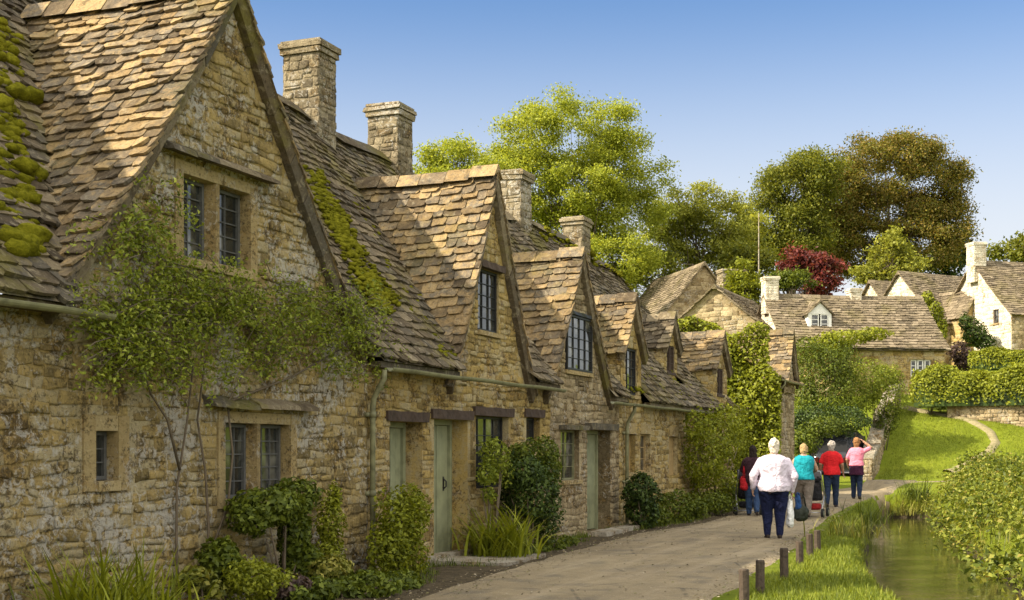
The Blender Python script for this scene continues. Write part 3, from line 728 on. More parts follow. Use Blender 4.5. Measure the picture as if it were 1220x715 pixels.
# ------------------------------------------------------------------ the terrace of cottages
YR = 3.0; YE = -.24
ZR_U = [0, 17, 21, 25, 29, 33, 37, 41]; ZR_Z = [6.75, 6.7, 6.5, 6.4, 6.6, 6.3, 5.95, 5.3]
def zr(u): return interp(u, ZR_U, ZR_Z) + .05 * math.sin(u * 1.9)
def make_main(ze):
    def mz(u, y):
        t = (y - YE) / (YR - YE)
        return ze + (zr(u) - ze) * t - .13 * math.sin(math.pi * min(1, max(0, t)))
    return mz
def cottage(name, label, u0, u1, ze, gables, openings, wmat, rmat, g=(.18, .11), w=(.14, .36), z0=-.15, sh=(.06, .14)):
    root = thing(name, label, 'cottage', T(u0, 0), ROT_T)
    mz = make_main(ze)
    prof = [(G, gable_profile(G['uc'], G['hw'], G['ze'], G['za'])) for G in gables]
    def ztop(u):
        z = ze + .02
        for G, zf in prof:
            if G.get('yf', 0) == 0 and abs(u - G['uc']) <= G['hw']: z = max(z, zf(u) - .06)
        return z
    br = []
    for G, zf in prof:
        if G.get('yf', 0) == 0: br += [G['uc'] + G['hw'] * q for q in (-1, -.75, -.5, -.25, 0, .25, .5, .75, 1)]
    mb = MB(); wall(mb, I4, u0, u1, ztop, z0, openings, breaks=br, sh=sh)
    for ue in (u0 + .02, u1 - .02):                 # party / end walls, back wall
        mb.add([(ue, .01, z0), (ue, 6.2, z0), (ue, 6.2, ze), (ue, YR, zr(ue) - .15), (ue, .01, ze)], [(0,1,2,3,4)])
    mb.add([(u0+.02, 6.2, z0), (u1-.02, 6.2, z0), (u1-.02, 6.2, ze), (u0+.02, 6.2, ze)], [(0,1,2,3)])
    mb.build('wall', wmat, root, True)
    def inside(p, m=.03):
        for G, zf in prof:
            if abs(p.x - G['uc']) < G['hw'] + (.1 if G['hw'] > 1 else -.06) and p.z < zf(p.x) - m and p.y > G.get('yf', 0) - .3: return True
        return False
    Tl = math.hypot(YR - YE, 4.0)
    def pos(s, t):
        y = YE + (YR - YE) * t / Tl; return Vector((u0 + s, y, mz(u0 + s, y) + .04))
    rb = MB(); slates(rb, pos, u1 - u0, Tl, g, w, .028, lambda p: not inside(p))
    n = int((u1 - u0) / .6)
    for i in range(n):                              # rear slope and ridge stones
        a, b = u0 + (u1-u0)*i/n, u0 + (u1-u0)*(i+1)/n
        rb.add([(a, YR, mz(a, YR)+.03), (b, YR, mz(b, YR)+.03), (b, 6.45, ze), (a, 6.45, ze)], [(0,1,2,3)])
        z, z2 = mz(a, YR) + .06 + rng.uniform(0, .015), mz(b, YR) + .06 + rng.uniform(0, .015)
        rb.add([(a+.006, YR-.2, z-.14), (a+.006, YR, z+.06), (a+.006, YR+.2, z-.14), (b-.006, YR-.2, z2-.14), (b-.006, YR, z2+.06), (b-.006, YR+.2, z2-.14)],
               [(0,1,4,3),(1,2,5,4),(0,2,1),(3,4,5),(2,0,3,5)])
    cuts = sorted([(G['uc'] - G['hw'] - .05, G['uc'] + G['hw'] + .05) for G in gables if G.get('yf', 0) == 0]); a = u0
    for ca, cb_ in cuts + [(u1, u1)]:
        if ca - a > .05: rb.box((a, YE + .05, ze - .045), (min(ca, u1), -.045, ze + .03))
        a = max(a, cb_)
    roof = rb.build('roof', rmat, root)
    for G, zf in prof:
        yf = G.get('yf', 0); keep = lambda p, yf=yf, zf=zf: p.y < yf + .25 or p.z > mz(p.x, p.y) - .06
        r = gable_roof(root, G['uc'], G['hw'], G['ze'], G['za'], yf, G['yb'], keep, G.get('mat', M_SLATE), ext=G.get('ext', .16), w=G.get('w', (.14, .35)), g=G.get('g', (.16, .105)), th=G.get('th', .026), coping=G.get('coping', True))
        G['roof'] = r
        if G['ze'] > ze + .3:
            cb = MB()
            for M, xa, xb in ((Matrix.Translation((G['uc']-G['hw'], 0, 0)) @ Matrix.Rotation(-math.pi/2, 4, 'Z'), -G['yb'], -yf - .005),
                              (Matrix.Translation((G['uc']+G['hw'], 0, 0)) @ Matrix.Rotation(math.pi/2, 4, 'Z'), yf + .005, G['yb'])):
                wall(cb, M, xa, xb, G['ze'] + .04, ze + .0, sh=(.09, .16), sw=(.14, .34), proud=.02)
            if yf > 0:
                wall(cb, Matrix.Translation((0, yf, 0)), G['uc']-G['hw'], G['uc']+G['hw'], lambda u, zf=zf: zf(u)-.06, mz(G['uc'], yf) - .1, G.get('ops', ()), breaks=(G['uc'],), sh=(.09, .16), sw=(.14, .3), proud=.02)
            G['cheek'] = cb.build('dormer_wall', M_WALL2, root, True)
    root['_u0'] = u0
    return root, roof, mz
def finish(root):
    for ch in root.children: ch.location.x -= root['_u0']
    del root['_u0']
def op(pa, pb, pyt, pyb, ref=None):
    """opening from picture columns pa..pb and rows measured at column ref (default pa)"""
    u0, u1 = wu(pa)[0], wu(pb)[0]; r = ref if ref else pa
    return (u0, u1, wp(r, pyb)[1], wp(r, pyt)[1])

U12 = wu(437)[0]; U23 = wu(655)[0]; U34 = wu(737)[0]; U4E = 35.5
# --- nearest cottage, with the big gable
G0 = dict(uc=5.05, hw=2.45, ze=2.8, za=6.0, yb=2.9)
G1 = dict(uc=11.52, hw=2.62, ze=2.82, za=6.2, yb=2.95)
up = op(207, 305, 193, 318, 222); lo = op(258, 352, 490, 606, 272); sm = op(98, 152, 494, 586, 108)
c1, roof1, mz1 = cottage('stone_cottage', 'nearest honey stone cottage with the tallest gable and a climber on its wall', 1.2, U12, 2.7, [G0, G1], [up, lo, sm], M_WALL1, M_SLATE_OLD)
G1['roof']['label'] = 'steep slated roof of the big near gable with moss in its left valley'
stone_window(c1, *up, 2, 2, 5, hood_w=.22); stone_window(c1, *lo, 2, 3, 5, hood_w=.25); stone_window(c1, *sm, 1, 2, 3, hood=False, jw=.15)
gutter(c1, 1.2, wu(100)[0], YE - .05, 2.68)
spots = []
zf1 = gable_profile(G1['uc'], G1['hw'], G1['ze'], G1['za'])
for i in range(58):                                 # cushions down the left valley
    t = rng.random(); u = G1['uc'] - G1['hw'] * (1.03 - .80 * t) + rng.gauss(-.10, .12)
    y = YE + .35 + 2.2 * t; z = max(mz1(u, y), zf1(u) if abs(u-G1['uc']) < G1['hw'] else 0) + .07
    spots.append(((u, y, z), rng.uniform(.05, .14)))
cush = spots[::2]; spots = spots[1::2]
for i in range(120):                                # and a thick run down the right one
    t = rng.random() ** .8; u = G1['uc'] + G1['hw'] * (1.03 - .82 * t) + rng.gauss(.16, .13)
    y = YE + .3 + 2.3 * t; z = max(mz1(u, y), zf1(u) if abs(u-G1['uc']) < G1['hw'] else 0) + .06
    spots.append(((u, y, z), rng.uniform(.05, .12)))
def roofhit(px, py, mz):
    Z = 9.0
    while Z < 40:
        p = at(px, py, Z); dx, dy = p.x - OX, p.y - OY
        u, y = dx * SA + dy * CA, -dx * CA + dy * SA
        if YE < y < YR and p.z < mz(u, y): return Vector((u, y, mz(u, y) + .07))
        Z += .04
    return None
for i in range(210):
    t = rng.random(); px = interp(t, [0, .3, .6, 1], [366, 388, 412, 452]) + rng.gauss(8, 7); py = interp(t, [0, .3, .6, 1], [212, 262, 305, 372])
    q = roofhit(px, py, mz1)
    if q: spots.append((q, rng.uniform(.035, .10)))
moss_mesh(roof1, spots, cushions=cush)
chimney(c1, wu(369, 3.0)[0], 3.0, 5.6, 7.93, .66, .78)
finish(c1)
# --- second cottage, two green doors
G2 = dict(uc=(19.88 - 2.757) / CA, hw=1.5, ze=2.62, za=5.62, yb=2.7, w=(.15, .38), g=(.175, .12), th=.028)
d1 = op(464, 503, 502, 640, 470); d1 = (d1[0], d1[1], 0.02, d1[3]); d2 = op(517, 557, 499, 660, 520); d2 = (d2[0], d2[1], .03, d2[3])
w3 = op(567, 606, 495, 583); w4 = op(627, 643, 497, 527); w5 = op(569, 594, 318, 393)
c2, roof2, mz2 = cottage('stone_cottage', 'second cottage along the lane, with two sage green doors under dark timber lintels', U12 + .003, U23, 2.58, [G2], [d1, d2, w3, w4, w5], M_WALL2, M_SLATE_OLD)
plank_door(c2, *d1, handle=False); plank_door(c2, *d2)
for o in (d1, d2, w3, w4): lintel(c2, o[0], o[1], o[3], .13, .13)
lintel(c2, w5[0], w5[1], w5[3], .10, .05, y=-.1)
def plain_window(parent, o, ncol, nrow, y=.12, mf=None, nl=1):
    mb = MB(); mb.box((o[0]-.05, -.06, o[2]-.07), (o[1]+.05, .18, o[2]-.003), jit=.004)
    wn = mb.build('window', M_DRESS, parent); lights(wn, o[0]+.003, o[1]-.003, o[2]+.003, o[3]-.003, y, ncol, nrow, mf or M_IRON, M_GLASS, nl, .03 if nl > 1 else 0); return wn
plain_window(c2, w3, 4, 4, .13); plain_window(c2, w4, 2, 2, .13); plain_window(c2, w5, 3, 5, .06)
gutter(c2, U12 + .05, wu(652)[0], YE - .05, 2.53); downpipe(c2, wu(431)[0] + .12, 2.5)
spots = []
zf2 = gable_profile(G2['uc'], G2['hw'], G2['ze'], G2['za'])
for i in range(50):
    t = rng.random() ** 1.6; u = G2['uc'] - G2['hw'] * (1.1 - .8 * t) + rng.gauss(-.12, .14); y = YE + .25 + 2 * t
    spots.append(((u, y, max(mz2(u, y), zf2(u) if abs(u-G2['uc']) < G2['hw'] else 0) + .05), rng.uniform(.04, .1)))
moss_mesh(roof2, spots)
chimney(c2, wu(465, 3.0)[0], 3.0, 5.5, 7.62, .72, .72)
finish(c2)
# --- third cottage, grey, black casement in the gable
G3 = dict(uc=(23.66 - 2.757) / CA, hw=1.68, ze=2.55, za=4.98, yb=2.2, w=(.17, .42), g=(.19, .14), th=.029)
d3 = op(699, 727, 512, 640, 700); d3 = (d3[0], d3[1], .03, d3[3]); w6 = op(668, 690, 512, 573); w7 = op(673, 703, 373, 440)
c3, roof3, mz3 = cottage('stone_cottage', 'third cottage along the lane, grey stone with a many paned black casement in its gable', U23 + .003, U34, 2.5, [G3], [d3, w6, w7], M_WALL3, M_SLATE_OLD)
plank_door(c3, *d3, handle=False)
lintel(c3, d3[0], d3[1], d3[3], .12, .12, M_SLATE_OLD, -.14); lintel(c3, w6[0], w6[1], w6[3], .08, .13, M_SLATE_OLD, -.16)
plain_window(c3, w6, 2, 4, .12, M_PIPE); plain_window(c3, w7, 4, 5, -.02)
lintel(c3, w7[0], w7[1], w7[3], .06, .02, M_IRON, -.08)
chimney(c3, wu(612, 3.0)[0], 3.0, 5.4, 7.62, .8, .72)
gutter(c3, wu(712)[0], U34 - .02, YE - .05, 2.42)
moss_mesh(roof3, [((wu(660, 3)[0] + rng.uniform(-1.7, 2.2), YR + rng.uniform(-.35, .1), 6.35 + rng.uniform(-.25, .15)), rng.uniform(.06, .13)) for i in range(40)])
finish(c3)
# --- last cottage of the row, three small dormers
G4 = dict(uc=wu(752)[0], hw=.72, ze=3.5, za=4.55, yb=1.7, ext=.12)
G5 = dict(uc=wu(799, .5)[0], hw=.6, ze=3.95, za=4.65, yb=2.2, yf=.5, ext=.12, mat=M_SLATE_OLD)
G6 = dict(uc=wu(858, .08)[0], hw=.8, ze=3.62, za=4.5, yb=1.7, yf=.08, ext=.12)
w8 = op(747, 757, 517, 563); w9 = op(763, 775, 517, 563); w10 = op(797, 807, 520, 567)
w11 = (G4['uc'] - .42, G4['uc'] + .42, 2.62, 3.55)
for G, (a, b) in ((G5, (3.35, 3.98)), (G6, (2.95, 3.62))): G['ops'] = [(G['uc'] - .38, G['uc'] + .38, a, b)]
c4, roof4, mz4 = cottage('stone_cottage', 'last cottage of the near row, with three small slated dormers', U34 + .003, U4E, 2.47, [G4, G5, G6], [w8, w9, w10, w11], M_WALL2, M_SLATE_OLD)
for o in (w8, w9): plain_window(c4, o, 2, 3, .14, M_BOARD)
plain_window(c4, w11, 3, 5, .06)
b = MB(); b.box((w10[0]+.004, .09, w10[2]+.004), (w10[1]-.004, .14, w10[3]-.004)); wn = b.build('window', M_BOARD, c4); wn['label'] = 'narrow boarded tan window'
for o in (w8, w9, w10):
    lintel(c4, o[0], o[1], o[3], .22, .03, M_DRESS, -.02)
for G in (G5, G6):
    o = G['ops'][0]; mb = MB(); mb.box((o[0], G['yf'] - .04, o[2]-.06), (o[1], G['yf'] + .1, o[2]-.003)); wn = mb.build('window', M_TIMBER, c4)
    lights(wn, o[0]+.003, o[1]-.003, o[2]+.003, o[3]-.003, G['yf'] + .05, 3, 3, M_TIMBER, M_GLASS, 2, .05)
chimney(c4, wu(687, 3.0)[0], 3.0, 5.6, 7.3, .78, .62)
gutter(c4, U34 + .05, wu(832)[0], YE - .05, 2.42); downpipe(c4, wu(742)[0], 2.4)
spots = []
for i in range(70):
    u = rng.uniform(U34 + .5, 33); y = YE + .2 + abs(rng.gauss(0, .5)); spots.append(((u, y, mz4(u, y) + .05), rng.uniform(.04, .09)))
for i in range(60):
    u = rng.uniform(28, 35); spots.append(((u, YR + rng.uniform(-.3, .05), zr(u) + rng.uniform(-.2, .07)), rng.uniform(.05, .11)))
moss_mesh(roof4, spots)
finish(c4)

# ------------------------------------------------------------------ free-standing houses
def gable_house(name, label, loc, rot, L, D, ze, zrr, wmat, rmat, front=(), left=(), chims=(), z0=-2.5, g=(.3, .2), w=(.3, .6), leftmat=None, rightstones=False, sh=(.16, .28), sw=(.25, .6), dormers=()):
    if z0 == -2.5: g, w = (.24, .16), (.22, .46)
    root = thing(name, label, 'house', loc, rot)
    mb = MB(); wall(mb, I4, 0, L, ze, z0, front, sh=sh, sw=sw, proud=.03)
    lf = MB(); dst = lf if leftmat else mb
    zl = lambda x: ze + (zrr - ze) * (1 - abs(-x - D/2) / (D/2)) - .03
    wall(dst, Matrix.Rotation(-math.pi/2, 4, 'Z'), -D, -.003, zl, z0, [(-b, -a, c, d) for a, b, c, d in left], breaks=(-D/2,), sh=sh, sw=sw, proud=.03)
    zl2 = lambda x: ze + (zrr - ze) * (1 - abs(x - D/2) / (D/2)) - .03
    wall(mb, Matrix.Translation((L, 0, 0)) @ Matrix.Rotation(math.pi/2, 4, 'Z'), .003, D, zl2, z0, breaks=(D/2,), stones=rightstones, sh=sh, sw=sw)
    mb.add([(0, D, z0), (L, D, z0), (L, D, ze), (0, D, ze)], [(0,1,2,3)])
    wo_ = mb.build('wall', wmat, root, True)
    if leftmat: lf.build('gable_wall', leftmat, root, True)
    rb = MB(); H = zrr - ze; Tl = math.hypot(D/2 + .25, H * (1 + .5 / D)); e = .22
    for sg in (0, 1):
        def pos(s, t, sg=sg):
            q = t / Tl; y = -.25 + (D/2 + .25) * q; z = ze - .25 * H / (D/2) + H * (1 + .5/D) * q + .06 - .08 * math.sin(math.pi * max(0, min(1, q))) - .05 * math.sin(math.pi * s / (L + 2*e))
            return Vector((s - e, D - y if sg else y, z))
        keep = None
        slates(rb, pos, L + 2*e, Tl, g, w, .04, keep)
    x = -e
    while x < L + e:
        x1 = min(x + .5, L + e); z = zrr + .06 - .05 * math.sin(math.pi * (x + e) / (L + 2*e))
        rb.add([(x+.01, D/2-.2, z-.16), (x+.01, D/2, z+.09), (x+.01, D/2+.2, z-.16), (x1-.01, D/2-.2, z-.16), (x1-.01, D/2, z+.09), (x1-.01, D/2+.2, z-.16)], [(0,1,4,3),(1,2,5,4),(0,2,1),(3,4,5),(2,0,3,5)])
        x = x1
    rf = rb.build('roof', rmat, root)
    for (cx, cy, za, zb, cw, cd_, cm) in chims: chimney(root, cx, cy, za, zb, cw, cd_, cm)
    return root, rf
def house_window(parent, o, y0, ncol=1, nrow=3, nl=2, mf=None, M=None):
    mb = MB(); mb.box((o[0]-.06, y0-.07, o[2]-.09), (o[1]+.06, y0+.15, o[2]-.003))
    wn = mb.build('window', M_DRESS, parent); lights(wn, o[0]+.003, o[1]-.003, o[2]+.003, o[3]-.003, y0+.09, ncol, nrow, mf or M_WHITE, M_GLASS, nl, .05, .06, .03)
    if M is not None:
        wn.matrix_local = M
    return wn

# the narrow house at the end of the row whose gable wall is hidden by ivy
u5 = wu(918)[0]
h5, _ = gable_house('ivy_clad_house', 'narrow stone house with its near gable wall wholly hidden by ivy', T(u5, 0, .05), ROT_T, 4.2, 4.6, 3.75, 5.4, M_WALL3, M_SLATE, z0=-.4, g=(.24, .16), w=(.22, .45), sh=(.1, .2), sw=(.16, .45))
gable_roof(h5, 2.75, .95, 3.75, 5.25, -.12, 2.4, None, M_SLATE, w=(.22, .42))
gb = MB(); wall(gb, Matrix.Translation((0, -.09, 0)), 1.8, 3.7, gable_profile(2.75, .95, 3.72, 5.2), 3.3, breaks=(2.3, 2.75, 3.2)); gb.build('gable_wall', M_WALL3, h5, True)
gutter(h5, .05, 4.1, -.3, 3.62); downpipe(h5, .75, 3.6, .1, -.3)
# gables beyond the terrace
def gable_at(px, Zg, rot, D):                # corner of a house whose x = 0 gable has its apex over this column
    p = at(px, 400, Zg); return (p.x + D/2 * math.sin(rot), Zg - D/2 * math.cos(rot), hgt(p.x, Zg))
lD = gable_at(852, 66, R(66), 5.4)
hD, _ = gable_house('stone_house', 'grey stone house showing a plain gable just beyond the last terrace roof', lD, R(66), 9, 5.4, 7.3 - lD[2], 9.5 - lD[2], M_WALL3, M_SLATE_FAR, leftmat=M_WALL3)
lE = gable_at(838, 76, R(104), 6.4)
hE, _ = gable_house('stone_house', 'dark gabled house with a broad square chimney, standing behind the plain grey gable', lE, R(104), 8, 6.4, 8.2 - lE[2], 12.0 - lE[2], M_WALL3, M_SLATE_FAR, chims=[(-.55, 1.7, 2, 11.75 - lE[2], 1.3, 1.9, M_CHIM)], leftmat=M_WALL3)
# long house across the lane with one white dormer
ZB = 64.0; pB = at(938, 420, ZB); gB = hgt(pB.x + 4, ZB)
zeB = 6.5 - gB; zrB = 9.15 - gB
wB = (6.25, 7.3, zeB - 1.45, zeB - .62)
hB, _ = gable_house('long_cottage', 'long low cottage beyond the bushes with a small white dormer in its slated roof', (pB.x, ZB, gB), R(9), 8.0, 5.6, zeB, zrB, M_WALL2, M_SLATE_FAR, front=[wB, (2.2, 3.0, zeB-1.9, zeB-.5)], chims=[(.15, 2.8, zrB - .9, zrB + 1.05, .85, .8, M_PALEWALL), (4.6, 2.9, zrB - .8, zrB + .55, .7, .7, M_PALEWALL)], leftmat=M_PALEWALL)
house_window(hB, wB, 0, 1, 3, 3); lintel(hB, wB[0], wB[1], wB[3], .12, .15, M_DRESS, -.05)
b = MB(); b.box((2.204, .06, zeB-1.896), (2.996, .12, zeB-.504)); b.build('door', M_TIMBER, hB)
gutter(hB, .1, 7.9, -.3, zeB - .1, M_IRON)
# dormer of the long cottage (wall > roof, casement)
ud = 2.05; yd = 1.05; db = MB(); zd0, zd1, zd2 = zeB + .75, zeB + 1.62, zeB + 2.2
wall(db, Matrix.Translation((0, yd, 0)), ud - .6, ud + .6, lambda x: zd2 - abs(x - ud) * (zd2 - zd1) / .6, zd0, [(ud-.45, ud+.45, zd0+.12, zd1)], breaks=(ud,), stones=False)
db.add([(ud-.6, yd, zd0), (ud-.6, yd+1.6, zd0), (ud-.6, yd+1.6, zd1), (ud-.6, yd, zd1), (ud+.6, yd, zd0), (ud+.6, yd+1.6, zd0), (ud+.6, yd+1.6, zd1), (ud+.6, yd, zd1)], [(0,1,2,3),(4,5,6,7)])
dm = db.build('dormer', M_WHITE, hB)
lights(dm, ud-.447, ud+.447, zd0+.123, zd1-.003, yd+.05, 1, 3, M_WHITE, M_GLASS, 2, .08, .05, .03)
gable_roof(dm, ud, .6, zd1, zd2, yd, yd + 1.5, None, M_SLATE_FAR, name='roof', w=(.25, .4), g=(.2, .15), coping=False, ext=.14)
# house on the hill with bright gable ends
ZC = 80.0; pC = at(1118, 380, ZC); gC = hgt(pC.x, ZC)
zeC = 9.2 - gC; zrC = 12.4 - gC
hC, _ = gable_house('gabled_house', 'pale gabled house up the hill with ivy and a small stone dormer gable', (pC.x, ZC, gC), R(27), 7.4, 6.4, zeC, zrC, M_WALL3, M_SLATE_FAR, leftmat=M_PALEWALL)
# front wing with small gable
gw = MB(); wall(gw, Matrix.Translation((0, -1.2, 0)), .9, 2.9, lambda x: zeC + 1.75 - abs(x - 1.9) * 1.5, -2.0, [(1.55, 2.25, zeC - .2, zeC + .55), (1.6, 2.2, zeC - 2.2, zeC - 1.4)], breaks=(1.9,), sh=(.15, .25), sw=(.25, .5))
wall(gw, Matrix.Translation((.9, 0, 0)) @ Matrix.Rotation(-math.pi/2, 4, 'Z'), 0, 1.195, zeC + .25, -2.0, sh=(.15, .25), sw=(.25, .5))
wg = gw.build('dormer_wall', M_WALL2, hC, True)
gable_roof(wg, 1.9, 1.0, zeC + .25, zeC + 1.8, -1.2, 2.2, None, M_SLATE_FAR, name='roof', w=(.3, .5), g=(.24, .16), ext=.16)
house_window(wg, (1.55, 2.25, zeC - .2, zeC + .55), -1.2, 1, 2, 2, M_DRESS); house_window(wg, (1.6, 2.2, zeC - 2.2, zeC - 1.4), -1.2, 1, 2, 2, M_TIMBER)
# lean-to catslide of this house, its slates run down to the right
rb = MB()
def pos(s, t): return Vector((2.9 + s, -2.6 + t * .72, zeC - 1.75 + t * .69 - .1 * s * 0))
slates(rb, pos, 5.2, 3.6, (.3, .2), (.3, .6), .04); rb.build('roof', M_SLATE_FAR, hC)
mb = MB(); wall(mb, Matrix.Translation((0, -2.35, 0)), 3.0, 8.0, zeC - 1.75, -2.0, sh=(.15, .25), sw=(.25, .5)); mb.build('wall', M_WALL3, hC, True)
ZF = 76.0; pF = at(1205, 385, ZF); gF = hgt(pF.x, ZF)
zeF = 9.3 - gF; zrF = 12.6 - gF
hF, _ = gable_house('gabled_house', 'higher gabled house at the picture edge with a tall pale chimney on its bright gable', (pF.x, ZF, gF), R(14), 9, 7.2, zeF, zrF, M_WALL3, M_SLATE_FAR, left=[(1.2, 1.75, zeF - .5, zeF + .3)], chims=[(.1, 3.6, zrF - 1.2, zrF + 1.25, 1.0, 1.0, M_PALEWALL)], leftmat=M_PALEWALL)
wn = house_window(hF, (-.27, .27, zeF - .5, zeF + .3), 0, 1, 2, 1, M_TIMBER, Matrix.Translation((0, 1.475, 0)) @ Matrix.Rotation(-math.pi/2, 4, 'Z'))
gw = MB(); wall(gw, Matrix.Translation((0, -.9, 0)), 1.6, 4.0, lambda x: zeF + 1.7 - abs(x - 2.8) * 1.35, -2, breaks=(2.8,), sh=(.15, .25), sw=(.25, .5))
wall(gw, Matrix.Translation((1.6, 0, 0)) @ Matrix.Rotation(-math.pi/2, 4, 'Z'), 0, .895, zeF + .1, -2, sh=(.15, .25), sw=(.25, .5))
wg = gw.build('dormer_wall', M_WALL2, hF, True); gable_roof(wg, 2.8, 1.2, zeF + .08, zeF + 1.75, -.9, 2.4, None, M_SLATE_FAR, name='roof', w=(.3, .5), g=(.24, .16))
ZG = 88.0; pG = at(1052, 360, ZG); gG = hgt(pG.x, ZG)
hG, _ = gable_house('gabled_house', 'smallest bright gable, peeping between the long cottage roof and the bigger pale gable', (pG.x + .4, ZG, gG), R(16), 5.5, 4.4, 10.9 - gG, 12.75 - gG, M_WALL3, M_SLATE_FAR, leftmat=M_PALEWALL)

# ------------------------------------------------------------------ trees
def tree(name, label, lobes, Z, mat, leaf=(.16, .3), dens=1.0, cr=.7, base=None, group=None, cat='tree', trunk=True, inner=.72, per=110, limbs=True):
    """lobes: (column, row, rx, ry) measured in the picture at distance Z; depth follows the width"""
    sc = Z / FPX
    L = [(at(a, b_, Z + rng.uniform(-.5, .5) * rx * sc), rx * sc, ry * sc) for a, b_, rx, ry in lobes]
    cx = sum(p.x * r for p, r, _ in L) / sum(r for _, r, _ in L)
    bx = base if base is not None else cx
    gz = hgt(bx, Z); root = thing(name, label, cat, (bx, Z, gz), 0, group); o0 = Vector((bx, Z, gz))
    pts = []; cents = []
    for p, rx, ry in L:
        n = max(6, int(dens * 5.2 * (rx * ry) / (cr * cr)))
        cpts, d = shell_pts(n, p - o0, (rx, rx * .9, ry), inner * .75, .22, flat_bottom=False)
        for c in cpts:
            cents.append(c); q = nrg.normal(size=(int(per * nrg.uniform(.6, 1.3)), 3)) * np.array((cr, cr, cr * .6)) * .5
            pts.append(c + q)
    P = np.concatenate(pts)
    leaf_mesh('crown', P, leaf, mat, root, up=.55)
    if trunk:
        tb = MB(); top = sum((p for p, _, _ in L), Vector()) / len(L) - o0
        h = top.z; r0 = .02 * h + .1
        tp = [Vector((0, 0, -.3)), Vector((top.x*.1, .1, h*.3)), Vector((top.x*.5, .0, h*.65)), Vector((top.x*.9, .1, h*1.05))]
        tb.tube(tp, [r0, r0*.75, r0*.5, r0*.2], 9)
        if limbs:
            for c in cents[::max(1, len(cents)//46)]:
                c = Vector(c); s = tp[1].lerp(tp[2], rng.random()) if rng.random() < .6 else tp[2].lerp(tp[3], rng.random())
                m = s.lerp(c, .5) + Vector((0, 0, -.06 * (c - s).length))
                tb.tube([s, m, c], [r0*.17, r0*.1, r0*.03], 5, cap=False)
        tb.build('trunk', M_BARK, root, True)
    return root
tree('broadleaf_tree', 'tallest bright green tree, its airy crown rising behind the middle chimneys', [(690,162,78,48),(745,205,48,40),(633,165,42,38),(640,225,48,44),(695,225,62,46),(735,262,58,46),(668,285,52,40),(725,315,70,36),(600,200,30,30)], 84, L_TREE, (.11, .22), .82, .85, per=330, group='trees behind the cottages')
tree('broadleaf_tree', 'small bright green tree just right of the second chimney', [(540,190,36,22),(515,205,24,22),(575,205,34,26),(545,225,50,26)], 72, L_TREE, (.1, .2), 1.1, .7, per=240, group='trees behind the cottages')
tree('broadleaf_tree', 'thin airy tree showing sky, between the tall green tree and the dark one', [(828,245,40,26),(862,262,32,34),(800,268,30,36),(835,290,45,26),(788,305,34,36),(872,305,24,30)], 90, L_TREE2, (.12, .24), .75, .7, per=200, group='trees behind the cottages')
tree('broadleaf_tree', 'dark green rounded tree touching the copper coloured tree', [(950,222,48,40),(918,258,34,40),(950,272,40,42),(925,300,36,32),(975,205,30,24)], 97, L_TREED, (.12, .26), 1.15, .95, per=260, group='trees behind the cottages')
tree('copper_tree', 'broad copper brown tree on the hilltop, largest crown of all', [(1050,205,66,42),(1004,235,40,46),(985,280,34,40),(1112,222,38,42),(1050,262,66,44),(1105,280,46,40),(1085,182,32,20),(1012,295,44,34),(1128,255,24,40)], 101, L_COPPER, (.12, .26), 1.2, .95, per=270, group='trees behind the cottages')
tree('broadleaf_tree', 'low green tree cropped by the picture edge above the highest slate roof', [(1205,300,24,16),(1232,296,30,20)], 108, L_TREED, (.22, .4), 1.1, .9, group='trees behind the cottages')
tree('broadleaf_tree', 'dark tree standing behind the tall pale chimney', [(1135,302,26,24),(1118,318,26,18)], 104, L_DARK, (.22, .4), 1.1, .9, group='trees behind the cottages')
tree('feathery_tree', 'pale green pointed tree in front of the copper one, beside the bright small gable', [(1062,312,24,26),(1068,292,14,16),(1045,325,24,18),(1085,318,18,18)], 92, L_TREE2, (.16, .3), 1.1, .6, group='trees behind the cottages')
tree('red_shrub', 'dark red bush glowing behind the long cottage ridge', [(958,312,24,18),(985,322,16,16),(942,308,12,14),(968,338,28,16)], 82, L_RED, (.16, .3), 1.2, .55, cat='bush')
tree('shrub', 'trimmed green bush behind the long cottage chimney, under the red bush', [(948,334,22,10),(928,335,14,10)], 76, L_MID, (.12, .22), 1.2, .4, cat='bush')
tree('shrub', 'bright green bush squeezed between the grey gable and the long cottage', [(888,345,18,24),(893,378,16,22),(880,325,14,14)], 74, L_BRIGHT, (.12, .24), 1.1, .45, cat='bush')
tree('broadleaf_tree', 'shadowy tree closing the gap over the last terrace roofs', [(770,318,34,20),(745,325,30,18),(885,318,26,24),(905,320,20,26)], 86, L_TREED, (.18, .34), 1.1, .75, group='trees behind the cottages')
tree('broadleaf_tree', 'dull green tree rising behind the slender pole', [(898,285,22,34),(880,290,18,28)], 92, L_TREE2, (.2, .36), 1.0, .8, group='trees behind the cottages')

